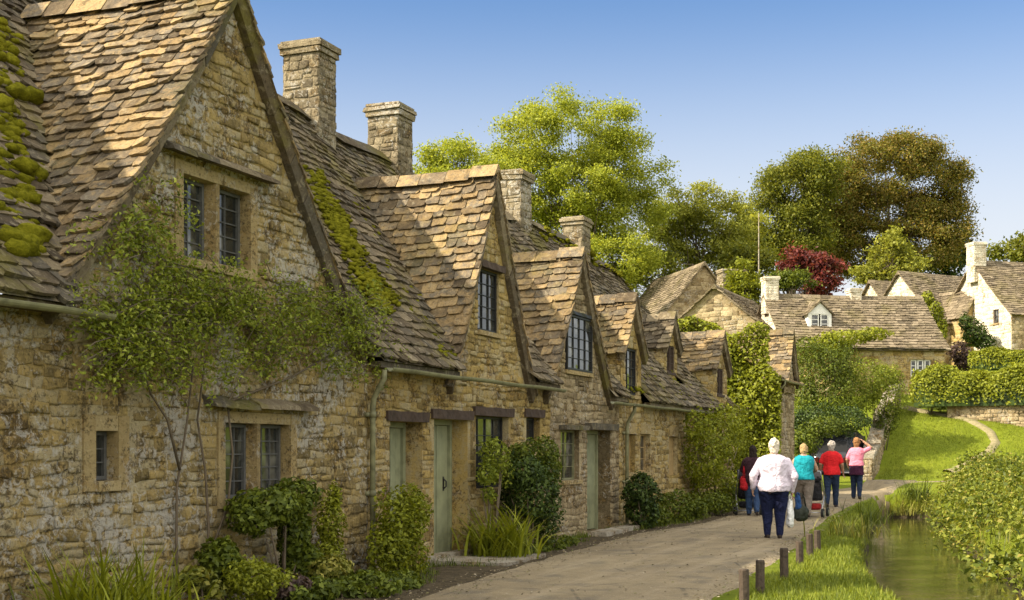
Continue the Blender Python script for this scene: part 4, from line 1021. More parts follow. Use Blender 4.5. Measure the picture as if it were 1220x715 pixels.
# ------------------------------------------------------------------ hedges, shrubs, climbers
def bush(name, label, lobes, v=None, Z=None, mat=None, leaf=(.04, .075), n=3500, inner=.45, stems=6, cat='shrub', zbase=0.0, up=.5, group=None, core=True):
    """lobes measured in the picture on the plane v metres in front of the terrace wall, or at distance Z"""
    L = []
    for a, b_, rx, ry in lobes:
        if Z is None: u, z = wp(a, b_, -v); p = T(u, -v, z); s = wu(a, -v)[1] / FPX
        else: p = at(a, b_, Z); s = Z / FPX
        L.append((p, rx * s, ry * s))
    c = sum((p for p, _, _ in L), Vector()) / len(L); gz = hgt(c.x, c.y) if zbase is not None else c.z
    root = thing(name, label, cat, (c.x, c.y, gz), 0, group); o0 = Vector((c.x, c.y, gz))
    tot = sum(r * q for _, r, q in L); pts = []; nn = []
    for p, rx, ry in L:
        k = int(n * rx * ry / tot); q, d = shell_pts(k, p - o0, (rx, min(rx, .75 * rx + .1), ry), inner, .3, flat_bottom=False); pts.append(q); nn.append(d)
    P = np.concatenate(pts); N = np.concatenate(nn); ok = P[:, 2] > .015; P, N = P[ok], N[ok]
    leaf_mesh('foliage', P, leaf, mat or L_MID, root, up=up, N=N)
    if stems:
        tb = MB()
        for i in range(stems):
            q = Vector(P[rng.randrange(len(P))]) * .85; q.z = max(q.z, .2)
            tb.tube([(q.x*.12, q.y*.12, -.05), (q.x*.5, q.y*.4, q.z*.5), q], [.022, .015, .006], 5)
        tb.build('stem', M_STEM, root, True)
    return root
def tuft(name, label, px, v=None, py=None, mat=None, n=70, length=(.4, .8), width=(.02, .035), spread=.1, P=None, cat='plant', lean=(.35, 1.0), group=None):
    p = P if P is not None else T(wu(px, -v)[0], -v, 0)
    root = thing(name, label, cat, (p.x, p.y, hgt(p.x, p.y)), 0, group)
    blades('leaves', [(0, 0, 0)], n, length, width, mat or L_MID, root, spread, lean); return root
G_BED = 'plants along the cottage walls'
bush('climber', 'leafy dark bush growing up beneath the two light lower window', [(318,604,42,26),(352,592,30,22),(352,640,22,40),(300,618,26,20),(360,672,26,24)], .45, None, L_MID, (.045, .085), 5200, group=G_BED)
bush('shrub', 'airy bright green bush beside the cream downpipe, in front of the first green door', [(476,622,34,46),(464,658,28,38),(492,608,22,32),(484,666,30,30)], .6, None, L_BRIGHT, (.03, .075), 5200, .2, group=G_BED)
bush('shrub', 'thin yellow green shrub against the wall just before the downpipe', [(394,625,18,36),(390,664,20,28),(398,594,10,20)], .3, None, L_BRIGHT, (.03, .06), 2400, .2, group=G_BED)
bush('shrub', 'pale variegated low plant between the yellow green shrub and the downpipe', [(392,678,26,16),(408,676,12,12)], .75, None, L_REED, (.05, .09), 900, .3, 3, group=G_BED)
bush('shrub', 'low light green mound at the foot of the dark window bush', [(305,690,40,26),(335,700,28,20)], .85, None, L_BRIGHT, (.03, .06), 2600, .3, 4, group=G_BED)
bush('shrub', 'low leafy plant at the bottom edge between mound and airy bush', [(432,700,44,17),(474,696,28,15),(380,703,28,15),(350,708,22,12)], 1.05, None, L_MID, (.05, .09), 3200, .3, 4, group=G_BED)
bush('shrub', 'broad pale leaved plant at the foot of the climber stems', [(232,690,26,13),(252,702,18,10)], .6, None, L_REED, (.06, .11), 500, .3, 3, group=G_BED)
bush('shrub', 'low purple leaved plant in front of the low light green mound', [(352,696,20,11),(336,704,14,9)], 1.0, None, L_PURPLE, (.05, .09), 700, .3, 3, group=G_BED)
bush('shrub', 'green leafy plant at the wall foot between the climber stems and the window bush', [(262,668,26,26),(280,686,20,20)], .35, None, L_MID, (.045, .085), 2000, .3, 4, group=G_BED)
tuft('strap_leaf_plant', 'big arching strap leaved clump at the bottom left against the wall', 132, .75, None, L_BRIGHT, 620, (.45, 1.05), (.018, .04), .24, group=G_BED)
tuft('strap_leaf_plant', 'small strap leaved clump just right of the big arching one', 178, .85, None, L_BRIGHT, 150, (.35, .6), (.02, .035), .12, group=G_BED)
bush('shrub', 'small slender bush on a bare stem before the large paned ground floor window', [(588,540,20,22),(580,565,14,18),(597,562,16,20),(582,590,10,12)], .35, None, L_VINE, (.04, .07), 1500, .25, 5, group=G_BED)
bush('shrub', 'dense dark round bush just before the grey cottage', [(632,588,38,38),(622,565,28,24),(640,620,26,22)], .55, None, L_DARK, (.045, .08), 5200, .5, group=G_BED)
bush('shrub', 'brighter bushy crown topping the dense dark round bush', [(642,542,28,22),(652,560,20,20),(618,540,14,12)], .45, None, L_MID, (.04, .075), 2600, .4, group=G_BED)
tuft('strap_leaf_plant', 'long arching strap leaves spilling out beside the second green door', 598, .55, None, L_BRIGHT, 300, (.6, 1.2), (.028, .05), .22, lean=(.5, 1.1), group=G_BED)
bush('shrub', 'ragged low border plants before the grey cottage wall', [(655,650,22,9),(672,645,18,8),(640,655,16,8)], .65, None, L_MID, (.04, .08), 1100, .3, 3, group=G_BED)
bush('shrub', 'dark upright bush close beside the third cottage downpipe', [(764,585,20,24),(766,610,20,20)], .55, None, L_DARK, (.05, .09), 3200, .5, group=G_BED)
bush('shrub', 'rounded green bush, next after the dark upright one', [(803,604,24,20),(785,616,16,12),(822,615,16,12)], .6, None, L_MID, (.05, .09), 2800, .5, group=G_BED)
bush('climber', 'large yellow green climber mounded over the end of the last cottage', [(852,520,36,36),(838,545,30,40),(868,500,24,20),(880,535,22,32),(848,575,30,30),(830,508,18,22)], .45, None, L_BRIGHT, (.06, .11), 6500, .5, 8, group=G_BED)
bush('shrub', 'loose grassy border shrub under the large yellow green climber', [(850,598,28,14),(872,590,18,14),(832,604,16,10)], .85, None, L_MID, (.05, .1), 2200, .3, 4, group=G_BED)
# climber over the near cottage: stems up the wall, thin leafy sprays
vr = thing('climbing_plant', 'wispy climbing plant sprawling over the near gable wall on thin bare stems', 'climber', T(wu(225)[0], -.1, 0), ROT_T)
uv0 = wu(225)[0]; pts = []; tb = MB()
def vy(d): return .1 - d                             # terrace y -> local y
VL = [(150,300,46,40,520),(118,372,44,48,900),(195,352,52,46,1100),(165,410,60,44,900),(255,372,56,42,1000),(318,378,54,38,900),(372,388,48,38,900),(412,385,22,42,520),(160,248,26,26,150),
      (120,440,34,22,170),(300,424,60,24,420),(395,432,34,18,260),(215,430,60,26,380),(95,400,18,40,260),(345,355,50,20,300),(245,325,40,20,260),(140,270,36,24,200)]
for a, b_, rx, ry, n in VL:
    for q in range(max(5, n // 17)):                  # sprays
        pa = a + rng.gauss(0, .5) * rx; pb = b_ + rng.gauss(0, .5) * ry
        u, z = wp(pa, pb); dy = rng.uniform(.04, .34); L = rng.uniform(.2, .7); ang = rng.choice((rng.uniform(-.7, .9), rng.uniform(2.2, 3.9)))
        e = Vector((math.cos(ang) * L, -rng.uniform(-.05, .12), math.sin(ang) * L * .6 - .05))
        s = Vector((u - uv0, .1 - dy, z))
        if rng.random() < .5: tb.tube([s, s + e*.5 + Vector((0,0,.04)), s + e], [.006, .005, .002], 4, cap=False)
        for j in range(34):
            t = rng.random(); sd_ = .022 + .04 * (1 - t); pts.append(s + e * t + Vector((rng.gauss(0, sd_), rng.gauss(0, sd_), .04 * math.sin(math.pi * t) - .12 * t * t + rng.gauss(0, sd_))))
pts = np.array([tuple(p) for p in pts]); pts[:, 1] = np.minimum(pts[:, 1], .04)
leaf_mesh('foliage', pts, (.02, .062), L_VINE, vr, up=.3, N=np.tile((0, -.5, .3), (len(pts), 1)), aspect=.5)
for path in ([(205,700),(203,640),(206,580),(214,500),(222,440),(205,390)], [(236,695),(240,630),(238,560),(228,500),(234,440),(250,380)], [(232,690),(262,600),(268,540),(262,480),(285,440),(330,400)],
             [(222,440),(170,420),(120,385)], [(262,480),(340,450),(410,410)], [(206,560),(190,500),(172,470),(150,400)], [(250,400),(215,330),(160,290),(150,240)]):
    qs = []
    for i, (a, b_) in enumerate(path):
        u, z = wp(a, b_); qs.append((u - uv0 + rng.uniform(-.02, .02), .1 - rng.uniform(.05, .09), max(z, -.05)))
    tb.tube(qs, [.0145 - .009 * i / len(qs) for i in range(len(qs))], 6)
tb.build('stem', M_STEM, vr, True)
# ivy on the narrow house gable
iv = thing('ivy', 'thick bright ivy curtain covering the whole gable wall of the narrow house', 'ivy', T(u5, .0, .05), ROT_T)
n = 19000; yy = nrg.uniform(-.35, 4.4, n); zt_ = np.where(yy < 2.3, 3.9 + yy * .72, 5.55 - (yy - 2.3) * .72) + .25 * np.sin(yy * 5) * .4 + .15
zt_ = np.where((yy > .02) & (yy < 2.9), np.maximum(zt_, 5.15 + .18 * np.sin(yy * 4.3)), zt_); zz = nrg.uniform(0, 1, n) ** .8 * zt_; xx = -np.abs(nrg.normal(0, .13, n)) - .06 - .16 * (np.sin(yy * 3.1 + zz * 2.2) + 1) * nrg.uniform(0, 1, n)
leaf_mesh('foliage', np.c_[xx, yy, zz], (.09, .17), L_BRIGHT, iv, up=.35, N=np.tile((-.8, 0, .35), (n, 1)))
tb = MB()
for i in range(5): y = .4 + i * .8; tb.tube([(-.05, y, -.05), (-.05, y + .15, 1.5), (-.05, y - .1, 3.2)], [.04, .03, .012], 5)
tb.build('stem', M_STEM, iv, True)
# bushes in the garden beyond the lane
G_GAR = 'bushes in the garden below the long cottage'
bush('garden_bush', 'tall grey green willowy bush beside the narrow house', [(975,440,38,34),(985,470,42,40),(962,420,26,20),(1000,430,28,26),(960,480,22,36)], None, 54, L_MID, (.07, .14), 8500, .35, 8, group=G_GAR)
bush('garden_bush', 'yellowish rounded bush in front of the long cottage door', [(1035,452,38,26),(1055,470,28,26),(1015,470,30,30),(1060,448,18,16)], None, 55, L_VINE, (.07, .13), 7000, .4, 8, group=G_GAR)
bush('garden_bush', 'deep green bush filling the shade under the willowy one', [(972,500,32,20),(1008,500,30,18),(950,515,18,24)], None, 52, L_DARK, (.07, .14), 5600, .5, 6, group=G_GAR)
bush('garden_bush', 'light leafed shrub low beside the narrow house wall, above the walkers', [(960,525,20,18),(985,508,24,12),(945,540,14,16)], None, 49, L_MID, (.08, .15), 2600, .4, 5, group=G_GAR)
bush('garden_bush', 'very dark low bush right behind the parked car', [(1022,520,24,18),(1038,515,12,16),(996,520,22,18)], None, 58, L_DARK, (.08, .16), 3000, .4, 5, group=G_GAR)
bush('garden_bush', 'small green shrub leaning on the top of the low stone wall', [(1055,505,14,14),(1062,490,12,10),(1046,518,10,12)], None, 55, L_MID, (.07, .13), 1400, .45, 4, group=G_GAR)
bush('climber', 'flat climber trained along the eaves of the long cottage', [(1010,402,34,9),(1040,398,22,8),(985,408,22,9),(1000,415,14,10)], None, 63, L_BRIGHT, (.1, .2), 2600, .4, 3, cat='climber')
bush('shrub', 'purple brown bush between the long cottage and the clipped hedges', [(1143,420,14,14),(1150,432,14,10)], None, 70, L_PURPLE, (.1, .2), 1600, .4, 4)
bush('shrub', 'bright green shrub in the corner above the long cottage roof end', [(1112,372,12,16),(1120,392,10,18),(1105,355,8,8)], None, 76, L_BRIGHT, (.12, .22), 1800, .4, 4)
# ivy on the hill house front
iv2 = bush('ivy', 'dark ivy patch sloping down the front of the ivied hill house', [(1160,398,14,16),(1172,408,14,10),(1150,384,8,10)], None, 77, L_DARK, (.12, .22), 2200, .3, 2, cat='ivy')
def hedge(name, label, a, b_, wd, z0, z1, mat, n, leaf):
    a = Vector(a); b_ = Vector(b_); L = (b_ - a).length; ang = math.atan2(b_.y - a.y, b_.x - a.x)
    root = thing(name, label, 'hedge', (a.x, a.y, z0), ang)
    H = z1 - z0; pts = np.empty((n, 3)); x = nrg.uniform(-.1, L + .1, n); r = nrg.uniform(0, 1, n)
    th = nrg.uniform(0, np.pi, n); sx = np.sign(np.cos(th)) * np.abs(np.cos(th)) ** .55; sz = np.sin(th) ** .5
    bm = 1 + .1 * np.sin(x * 1.7) + .07 * np.sin(x * 4.1 + th * 2) + nrg.normal(0, .035, n)
    pts = np.c_[x, sx * wd / 2 * bm, (sz * bm) * H * nrg.uniform(.85, 1.0, n) ** .5]
    N = np.c_[np.zeros(n), np.cos(th), np.sin(th)]
    leaf_mesh('foliage', pts, leaf, mat, root, up=.2, N=N)
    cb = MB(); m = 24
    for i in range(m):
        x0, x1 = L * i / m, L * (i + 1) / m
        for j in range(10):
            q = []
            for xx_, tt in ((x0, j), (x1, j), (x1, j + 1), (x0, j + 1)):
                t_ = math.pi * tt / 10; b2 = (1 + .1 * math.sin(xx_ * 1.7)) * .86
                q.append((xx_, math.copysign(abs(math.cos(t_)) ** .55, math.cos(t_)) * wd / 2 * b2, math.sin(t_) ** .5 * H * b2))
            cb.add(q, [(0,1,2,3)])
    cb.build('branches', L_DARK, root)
    return root
hA = at(1092, 478, 60); hB_ = at(1290, 480, 56)
zr0 = hgt(hA.x + 3, 59)
hedge('clipped_hedge', 'long clipped hedge with a rounded top above the stone retaining wall', (hA.x, 60, 0), (hB_.x, 57.5, 0), 2.3, at(1150, 484, 58.5).z, at(1150, 440, 58.5).z, L_BRIGHT, 11000, (.1, .18))
bush('clipped_bush', 'rounded bush closing the left end of the long clipped hedge', [(1098,466,16,20),(1108,462,16,22),(1122,472,14,16)], None, 59.5, L_BRIGHT, (.08, .15), 3600, .5, 4, cat='bush')
hedge('clipped_hedge', 'upper clipped hedge running behind and above the longer one', (at(1160, 430, 66).x, 66, 0), (at(1290, 425, 63).x, 63.5, 0), 1.6, at(1180, 440, 65).z, at(1180, 417, 65).z, L_BRIGHT, 5000, (.1, .18))
# retaining wall under the hedge, and the low wall beside the lawn
ax, ay, bx_, by_ = hA.x + 1.0, 58.9, hB_.x, 56.4
ang = math.atan2(by_ - ay, bx_ - ax); zt0 = at(1150, 474, 58).z
rw = thing('retaining_wall', 'rough stone retaining wall holding up the long clipped hedge', 'wall', (ax, ay, 0), ang)
mb = MB(); wall(mb, I4, 0, math.hypot(bx_-ax, by_-ay), lambda x: zt0 + .06 * math.sin(x * 1.3), .8, sh=(.12, .24), sw=(.2, .5), proud=.05)
mb.box((0, .02, .8), (math.hypot(bx_-ax, by_-ay), 1.0, zt0 - .08)); mb.build('stones', M_WALL3, rw, True)
wpts = [(13.5, 50.3), (14.6, 53.4), (15.9, 56.8), (17.2, 60.2), (18.0, 62.2)]
lw = thing('garden_wall', 'low dry stone wall climbing beside the lawn, its pale coping lit', 'wall', (wpts[0][0], wpts[0][1], 0), 0)
mb = MB(); cp = MB(); o0 = Vector((wpts[0][0], wpts[0][1], 0))
for (xa, ya), (xb, yb) in zip(wpts, wpts[1:]):
    ln = math.hypot(xb-xa, yb-ya); an = math.atan2(yb-ya, xb-xa); za, zb = hgt(xa, ya), hgt(xb, yb); 
    M = Matrix.Translation(Vector((xa, ya, 0)) - o0) @ Matrix.Rotation(an, 4, 'Z')
    top = lambda x, za=za, zb=zb, ln=ln: za + (zb - za) * x / ln + .85
    wall(mb, M, 0, ln, top, min(za, zb) - .3, sh=(.1, .2), sw=(.18, .45), breaks=(ln*.25, ln*.5, ln*.75), proud=.04)
    wall(mb, M @ Matrix.Translation((ln, .45, 0)) @ Matrix.Rotation(math.pi, 4, 'Z'), 0, ln, lambda x, t=top, ln=ln: t(ln - x), min(za, zb) - .3, stones=False)
    zz0 = min(za, zb) - .3
    mb.add([M @ Vector(q) for q in ((0,.01,zz0),(0,.44,zz0),(0,.44,top(0)),(0,.01,top(0)),(ln,.01,zz0),(ln,.44,zz0),(ln,.44,top(ln)),(ln,.01,top(ln)))], [(0,1,2,3),(4,5,6,7),(3,2,6,7)])
    x = 0
    while x < ln:
        d = rng.uniform(.2, .4); x1 = min(x + d, ln); cp.box((x+.01, -.05, top((x+x1)/2)-.05), (x1-.01, .5, top((x+x1)/2)+rng.uniform(.09, .16)), M, .02); x = x1
wall(mb, Matrix.Rotation(math.atan2(wpts[1][1]-wpts[0][1], wpts[1][0]-wpts[0][0]) - math.pi/2, 4, 'Z'), -.44, -.01, hgt(*wpts[0]) + .84, hgt(*wpts[0]) - .3, sh=(.1, .2), sw=(.15, .3))
mb.build('stones', M_WALL3, lw, True); cp.build('coping', M_SLAB, lw)

# ------------------------------------------------------------------ verges, bank plants, reeds (nobody could count these)
def scatter(poly, n):
    P = np.array(poly); lo, hi = P.min(0), P.max(0); out = []
    while len(out) < n:
        q = nrg.uniform(lo, hi, (n * 3, 2)); ins = np.zeros(len(q), bool); j = len(P) - 1
        for i in range(len(P)):
            c_ = ((P[i, 1] > q[:, 1]) != (P[j, 1] > q[:, 1])) & (q[:, 0] < (P[j, 0]-P[i, 0]) * (q[:, 1]-P[i, 1]) / (P[j, 1]-P[i, 1] + 1e-12) + P[i, 0]); ins ^= c_; j = i
        out += [tuple(v) for v in q[ins]]
    return np.array(out[:n])
def on_ground(q, zmin=-.42):
    z = np.array([hgt(a, b_) for a, b_ in q]); ok = z > zmin; return np.c_[q, z][ok]
vg = [tw(8, 4.98), tw(9, 4.95), tw(12, 4.8), tw(16, 4.52), tw(20.5, 4.32), tw(25, 3.85), tw(30, 3.45), tw(36, 3.3), (11.4, 39.5), (9.8, 36), (8.6, 32), (7.2, 27), (5.9, 22.5), (5.05, 19), (4.35, 14), (4.0, 11)]
P = on_ground(scatter(vg, 17000)); keepn = np.array([mnoise.noise((p[0]*1.4, p[1]*1.4, 4)) > -.38 for p in P])
o = blades('grass', P[keepn], 2, (.05, .13), (.006, .013), L_GRASS, None, .02, (.3, 1.0), 2); tag(o, 'bright short grass on the verge between lane and stream', 'grass', kind='stuff')
lf_ = [tw(10, 1.5), tw(14, 1.2), tw(17.5, .9), tw(23.3, .55), tw(27, 1.0), tw(31.6, .9), tw(37, 1.1), tw(37, .1), tw(27, .05), tw(22, .05), tw(15, .05), tw(9, .1)]
P = on_ground(scatter(lf_, 5200)); P = P[np.array([mnoise.noise((p[0]*1.1, p[1]*1.1, 8)) > -.05 for p in P])]
o = blades('weeds', P, 3, (.06, .2), (.008, .018), L_MID, None, .03, (.3, 1.0), 2); tag(o, 'weedy grass along the foot of the cottage walls', 'grass', kind='stuff')
P = scatter([(13.2, 49.2), (17, 51.3), (26, 52.1), (30, 52.2), (27, 57), (18.6, 60), (17.6, 61), (15.5, 55)], 22000); P = on_ground(P)
P = P[np.array([min(math.hypot(p[0]-c_.x, p[1]-c_.y) for c_ in pc) > .42 for p in P])]
o = blades('lawn_grass', P, 2, (.05, .12), (.012, .022), L_GRASS, None, .05, (.3, 1.0), 2); tag(o, 'mown grass on the sloping lawn beside the low stone wall', 'grass', kind='stuff')
Q = np.concatenate([scatter([tw(9, 1.6), tw(17, 1.0), tw(24, .7), tw(36, 1.2), tw(36, 1.9), tw(24, 1.3), tw(17, 1.7), tw(9, 2.4)], 1500), scatter([tw(8, 1.6), tw(36, 1.2), tw(36, 3.2), tw(20, 4.2), tw(8, 4.9)], 900), scatter([tw(8, 4.5), tw(20, 3.9), tw(34, 2.9), tw(34, 3.3), tw(20, 4.25), tw(8, 4.95)], 1300)])
P = np.c_[Q, [hgt(a, b_) + .062 for a, b_ in Q]]
k = NT('grit'); k.pr(k.ramp(k.pos().outputs['Random Per Island'], [(.1, (.13, .105, .07)), (.4, (.24, .195, .125)), (.6, (.38, .33, .24)), (.8, (.2, .15, .07)), (.95, (.13, .14, .04))]), .9, None, .1)
o = leaf_mesh('litter', P, (.018, .045), k.m, None, up=4.0, aspect=.7, fold=.1); tag(o, 'grit and fallen leaves scattered over the lane, thicker at its edges', 'litter', kind='stuff')
# leafy bank on the far side of the stream
bp = [(6.0, 14), (6.7, 18.3), (7.8, 23), (9.3, 29), (10.8, 34), (12.1, 38.5), (15.5, 44), (22, 45), (24, 36), (20, 26), (15, 17), (10, 12)]
Q = scatter(bp, 2100); pts = []; nn = []
for x, y in Q:
    d, bw = str_dist(x, y)
    if d < bw - .34: continue
    hh = .55 + .45 * mnoise.noise((x * .45, y * .45, 3)) + .55 * mnoise.noise((x * 1.25, y * 1.25, 7)) + .3 * sstep(0, 4, d - bw); hh = max(.12, hh) * (.6 + .4 * sstep(0, 1.2, d - bw))
    m = 36; q = nrg.normal(size=(m, 3)) * np.array((.2, .2, .09)); z0_ = max(hgt(x, y), -.5)
    q[:, 0] += x; q[:, 1] += y; q[:, 2] = np.maximum(z0_ + hh * nrg.uniform(.35, 1.0, m) ** .5 + q[:, 2], z0_ + .02); pts.append(q)
P = np.concatenate(pts); sel = np.array([mnoise.noise((p[0]*.8, p[1]*.8, 21)) for p in P]) + nrg.normal(0, .12, len(P)) > .12
o = leaf_mesh('bank_leaves', P[sel], (.07, .17), L_MID, None, up=.6, aspect=.5); tag(o, 'darker broad leaved plants in patches on the far bank of the stream', 'plants', kind='stuff')
P = P[~sel]
o = leaf_mesh('undergrowth', P, (.045, .12), L_BANK, None, up=.7, aspect=.62); tag(o, 'dense low leafy plants with browning patches on the far bank of the stream', 'plants', kind='stuff')
Q = scatter(bp, 2600); Q = np.array([q for q in Q if str_dist(*q)[0] > str_dist(*q)[1] - .05])
o = blades('bank_weeds', on_ground(Q, -.45), 5, (.25, .7), (.012, .026), L_REED, None, .08, (.3, .9), 3); tag(o, 'long pale grass stems among the bank plants', 'grass', kind='stuff')
G_REED = 'clumps along the near stream edge'
for i, (px, py, sz, lab) in enumerate([(1046, 648, .62, 'big arching reed clump at the bend of the grassy verge'), (1030, 625, .7, 'reed clump behind the big arching one, nearer the lane'),
        (1070, 615, .75, 'reed clump at the head of the stream, straight before the pink top walker'), (1012, 640, .5, 'low reed tuft on the verge, left of the big arching clump'),
        (1092, 600, .8, 'tall leafy clump farthest up the stream'), (1058, 668, .4, 'small fern like tuft hanging over the water edge'), (1105, 612, .6, 'clump on the far bank where the stream vanishes')]):
    p = ground(px, py); p.z = hgt(p.x, p.y)
    tuft('reed_clump', lab, 0, P=p, mat=[L_REED, L_MID, L_REED, L_REED, L_MID, L_GRASS, L_REED][i], n=int(260 * sz), length=(.5 * sz, 1.25 * sz), width=(.012, .03), spread=.28, group=G_REED)
bush('bank_bush', 'leafy green bush at the head of the stream beside the lane bend', [(1092, 598, 20, 16), (1075, 606, 16, 12), (1108, 606, 12, 9)], None, 40, L_MID, (.07, .14), 1800, .3, 4)

# ------------------------------------------------------------------ posts, steps, pole, car
post_px = [(887, 723, .37), (905.5, 707, .355), (934.5, 691, .38), (953, 673.5, .32), (965, 664, .335), (974, 657.5, .325)]
plabs = ['short dark wooden post nearest the viewer, cut by the bottom edge of the picture', 'second short dark post of the verge row, counted from the viewer', 'third and tallest looking post of the verge row, counted from the viewer',
         'fourth short post of the verge row, counted from the viewer', 'fifth short post of the verge row, next to last', 'sixth and farthest short post of the verge row, nearest the walkers']
for (px, py, h), lab in zip(post_px, plabs):
    p = ground(px, py); mb = MB(); a = .046; rr = rng.uniform(-.15, .15)
    n = 8; rs = []
    for z, s in ((-.2, 1.02), (h*.4, 1.0), (h - .012, .98), (h, .86)):
        rs.append([Vector((a*s*(1.12 if k % 2 else 1.0)*math.cos(2*math.pi*k/n+.39), a*s*(1.12 if k % 2 else 1.0)*math.sin(2*math.pi*k/n+.39), z)) for k in range(n)])
    mb.add([v for r in rs for v in r], [(i*n+k, i*n+(k+1) % n, (i+1)*n+(k+1) % n, (i+1)*n+k) for i in range(3) for k in range(n)] + [tuple(3*n+k for k in range(n))])
    o = mb.build('wooden_post', M_POST); o.location = p; o.rotation_euler = (rng.uniform(-.03, .03), rng.uniform(-.03, .03), rr)
    tag(o, lab, 'post', 'short wooden posts along the verge')
mb = MB(); ua, ub = wu(512)[0] - .15, wu(560)[0] + .1
mb.box((ua, -1.15, -.05), ((ua+ub)/2 - .01, -.05, .075), jit=.015); mb.box(((ua+ub)/2 + .01, -1.1, -.05), (ub, -.05, .068), jit=.015); mb.box((ua + .1, -.04, .0), (ub - .15, .14, .12), jit=.006)
o = mb.build('doorstep', M_SLAB); o.matrix_world = Matrix.Translation((OX, OY, 0)) @ Matrix.Rotation(ROT_T, 4, 'Z'); tag(o, 'worn pale stone slabs laid before the second green door', 'doorstep')
mb = MB(); ua = wu(682)[0]; x = 0
for i in range(6):
    L = rng.uniform(.35, .6); mb.box((ua + x, -.62 + i*.02, -.05), (ua + x + L - .02, -.3 + i*.02, rng.uniform(.07, .12)), jit=.02); x += L
o = mb.build('edging_stones', M_SLAB); o.matrix_world = Matrix.Translation((OX, OY, 0)) @ Matrix.Rotation(ROT_T, 4, 'Z'); tag(o, 'flat edging stones on the ground below the grey cottage door', 'stones')
mb = MB(); g0 = T(wu(1150)[0], -4)
root = thing('rubble_heap', 'pale rubble stones heaped at the bend where the lane meets the bank', 'stones', (16.6, 44.8, hgt(16.6, 44.8)))
for i in range(46):
    mb.ball((rng.uniform(-1.3, 1.9), rng.uniform(-.8, .9) , rng.uniform(0, .32)), (rng.uniform(.12, .34), rng.uniform(.1, .25), rng.uniform(.06, .13)), 8, 5, .5)
mb.build('stones', M_SLAB, root)
pp = at(904, 330, 78); mb = MB(); zt0 = at(904, 254, 78).z
mb.tube([(0, 0, -.5), (0, 0, (zt0 - hgt(pp.x, 78)) * .5), (0, 0, zt0 - hgt(pp.x, 78))], [.045, .04, .03], 8)
o = mb.build('utility_pole', M_SLAB); o.location = (pp.x, 78, hgt(pp.x, 78)); tag(o, 'slender pale utility pole standing before the dull green tree', 'pole')
# dark car parked under the bushes
M_CAR = m_plain('black_car_paint', (.012, .013, .016), .22, .1, 4, 0, .5)
M_CARGLASS = m_plain('dark_car_glass', (.01, .01, .01), .35, .1, 5, 0, .2)
M_TYRE = m_plain('tyre_rubber', (.02, .02, .02), .85, .2, 30); M_RED = m_plain('red_lamp', (.06, .008, .008), .25, .1, 5); M_ALU = m_plain('grey_metal', (.35, .35, .36), .35, .1, 20, 0, .5, .8)
cz = hgt(13.0, 53.3)
car = thing('parked_car', 'dark parked car half hidden beyond the walkers, under the garden bushes', 'car', (13.0, 53.3, cz), R(-22)); car.rotation_euler = (R(14), 0, R(-22))
prof = [(-2.0, .45), (-2.02, .7), (-1.93, .92), (-1.72, 1.05), (-1.35, 1.38), (-.9, 1.46), (.2, 1.45), (.55, 1.36), (1.15, .98), (1.9, .82), (2.05, .6), (2.02, .38)]
mb = MB(); ws = [.80, .83, .85, .84, .66, .62, .62, .64, .8, .78, .72, .72]; vs = []; fs = []; n = len(prof)
for (x, z), ww in zip(prof, ws):
    zl_ = .3
    vs += [(-.82, -(-x) if False else x, zl_), (-ww, x, z), (-ww*.6, x, z + .03), (ww*.6, x, z + .03), (ww, x, z), (.82, x, zl_)]
for i in range(n - 1):
    for j in range(5): fs.append((i*6+j, i*6+j+1, i*6+6+j+1, i*6+6+j))
    fs.append((i*6+5, i*6, i*6+6, i*6+11))
fs += [tuple(range(6))[::-1], tuple((n-1)*6 + j for j in range(6))]
mb.add(vs, fs); mb.build('body', M_CAR, car, True)
mb = MB(); mb.add([(-.62, -1.735, 1.075), (.62, -1.735, 1.075), (.5, -1.41, 1.40), (-.5, -1.41, 1.40)], [(0,1,2,3)]); mb.build('rear_window', M_CARGLASS, car)
for s in (-1, 1):
    mb = MB(); mb.box((s*.60 - .12, -2.06, .72), (s*.60 + .12, -1.95, .9)); mb.build('tail_light', M_RED, car)
    for y in (-1.3, 1.3):
        mb = MB(); mb.tube([(s*.66, y, .3), (s*.84, y, .3)], .31, 18); wh = mb.build('wheel', M_TYRE, car); mb = MB(); mb.tube([(s*.80, y, .3), (s*.85, y, .3)], .18, 12); mb.build('rim', M_ALU, wh)
mb = MB(); mb.box((-.26, -2.045, .5), (.26, -2.0, .61)); mb.build('number_plate', M_WHITE, car)

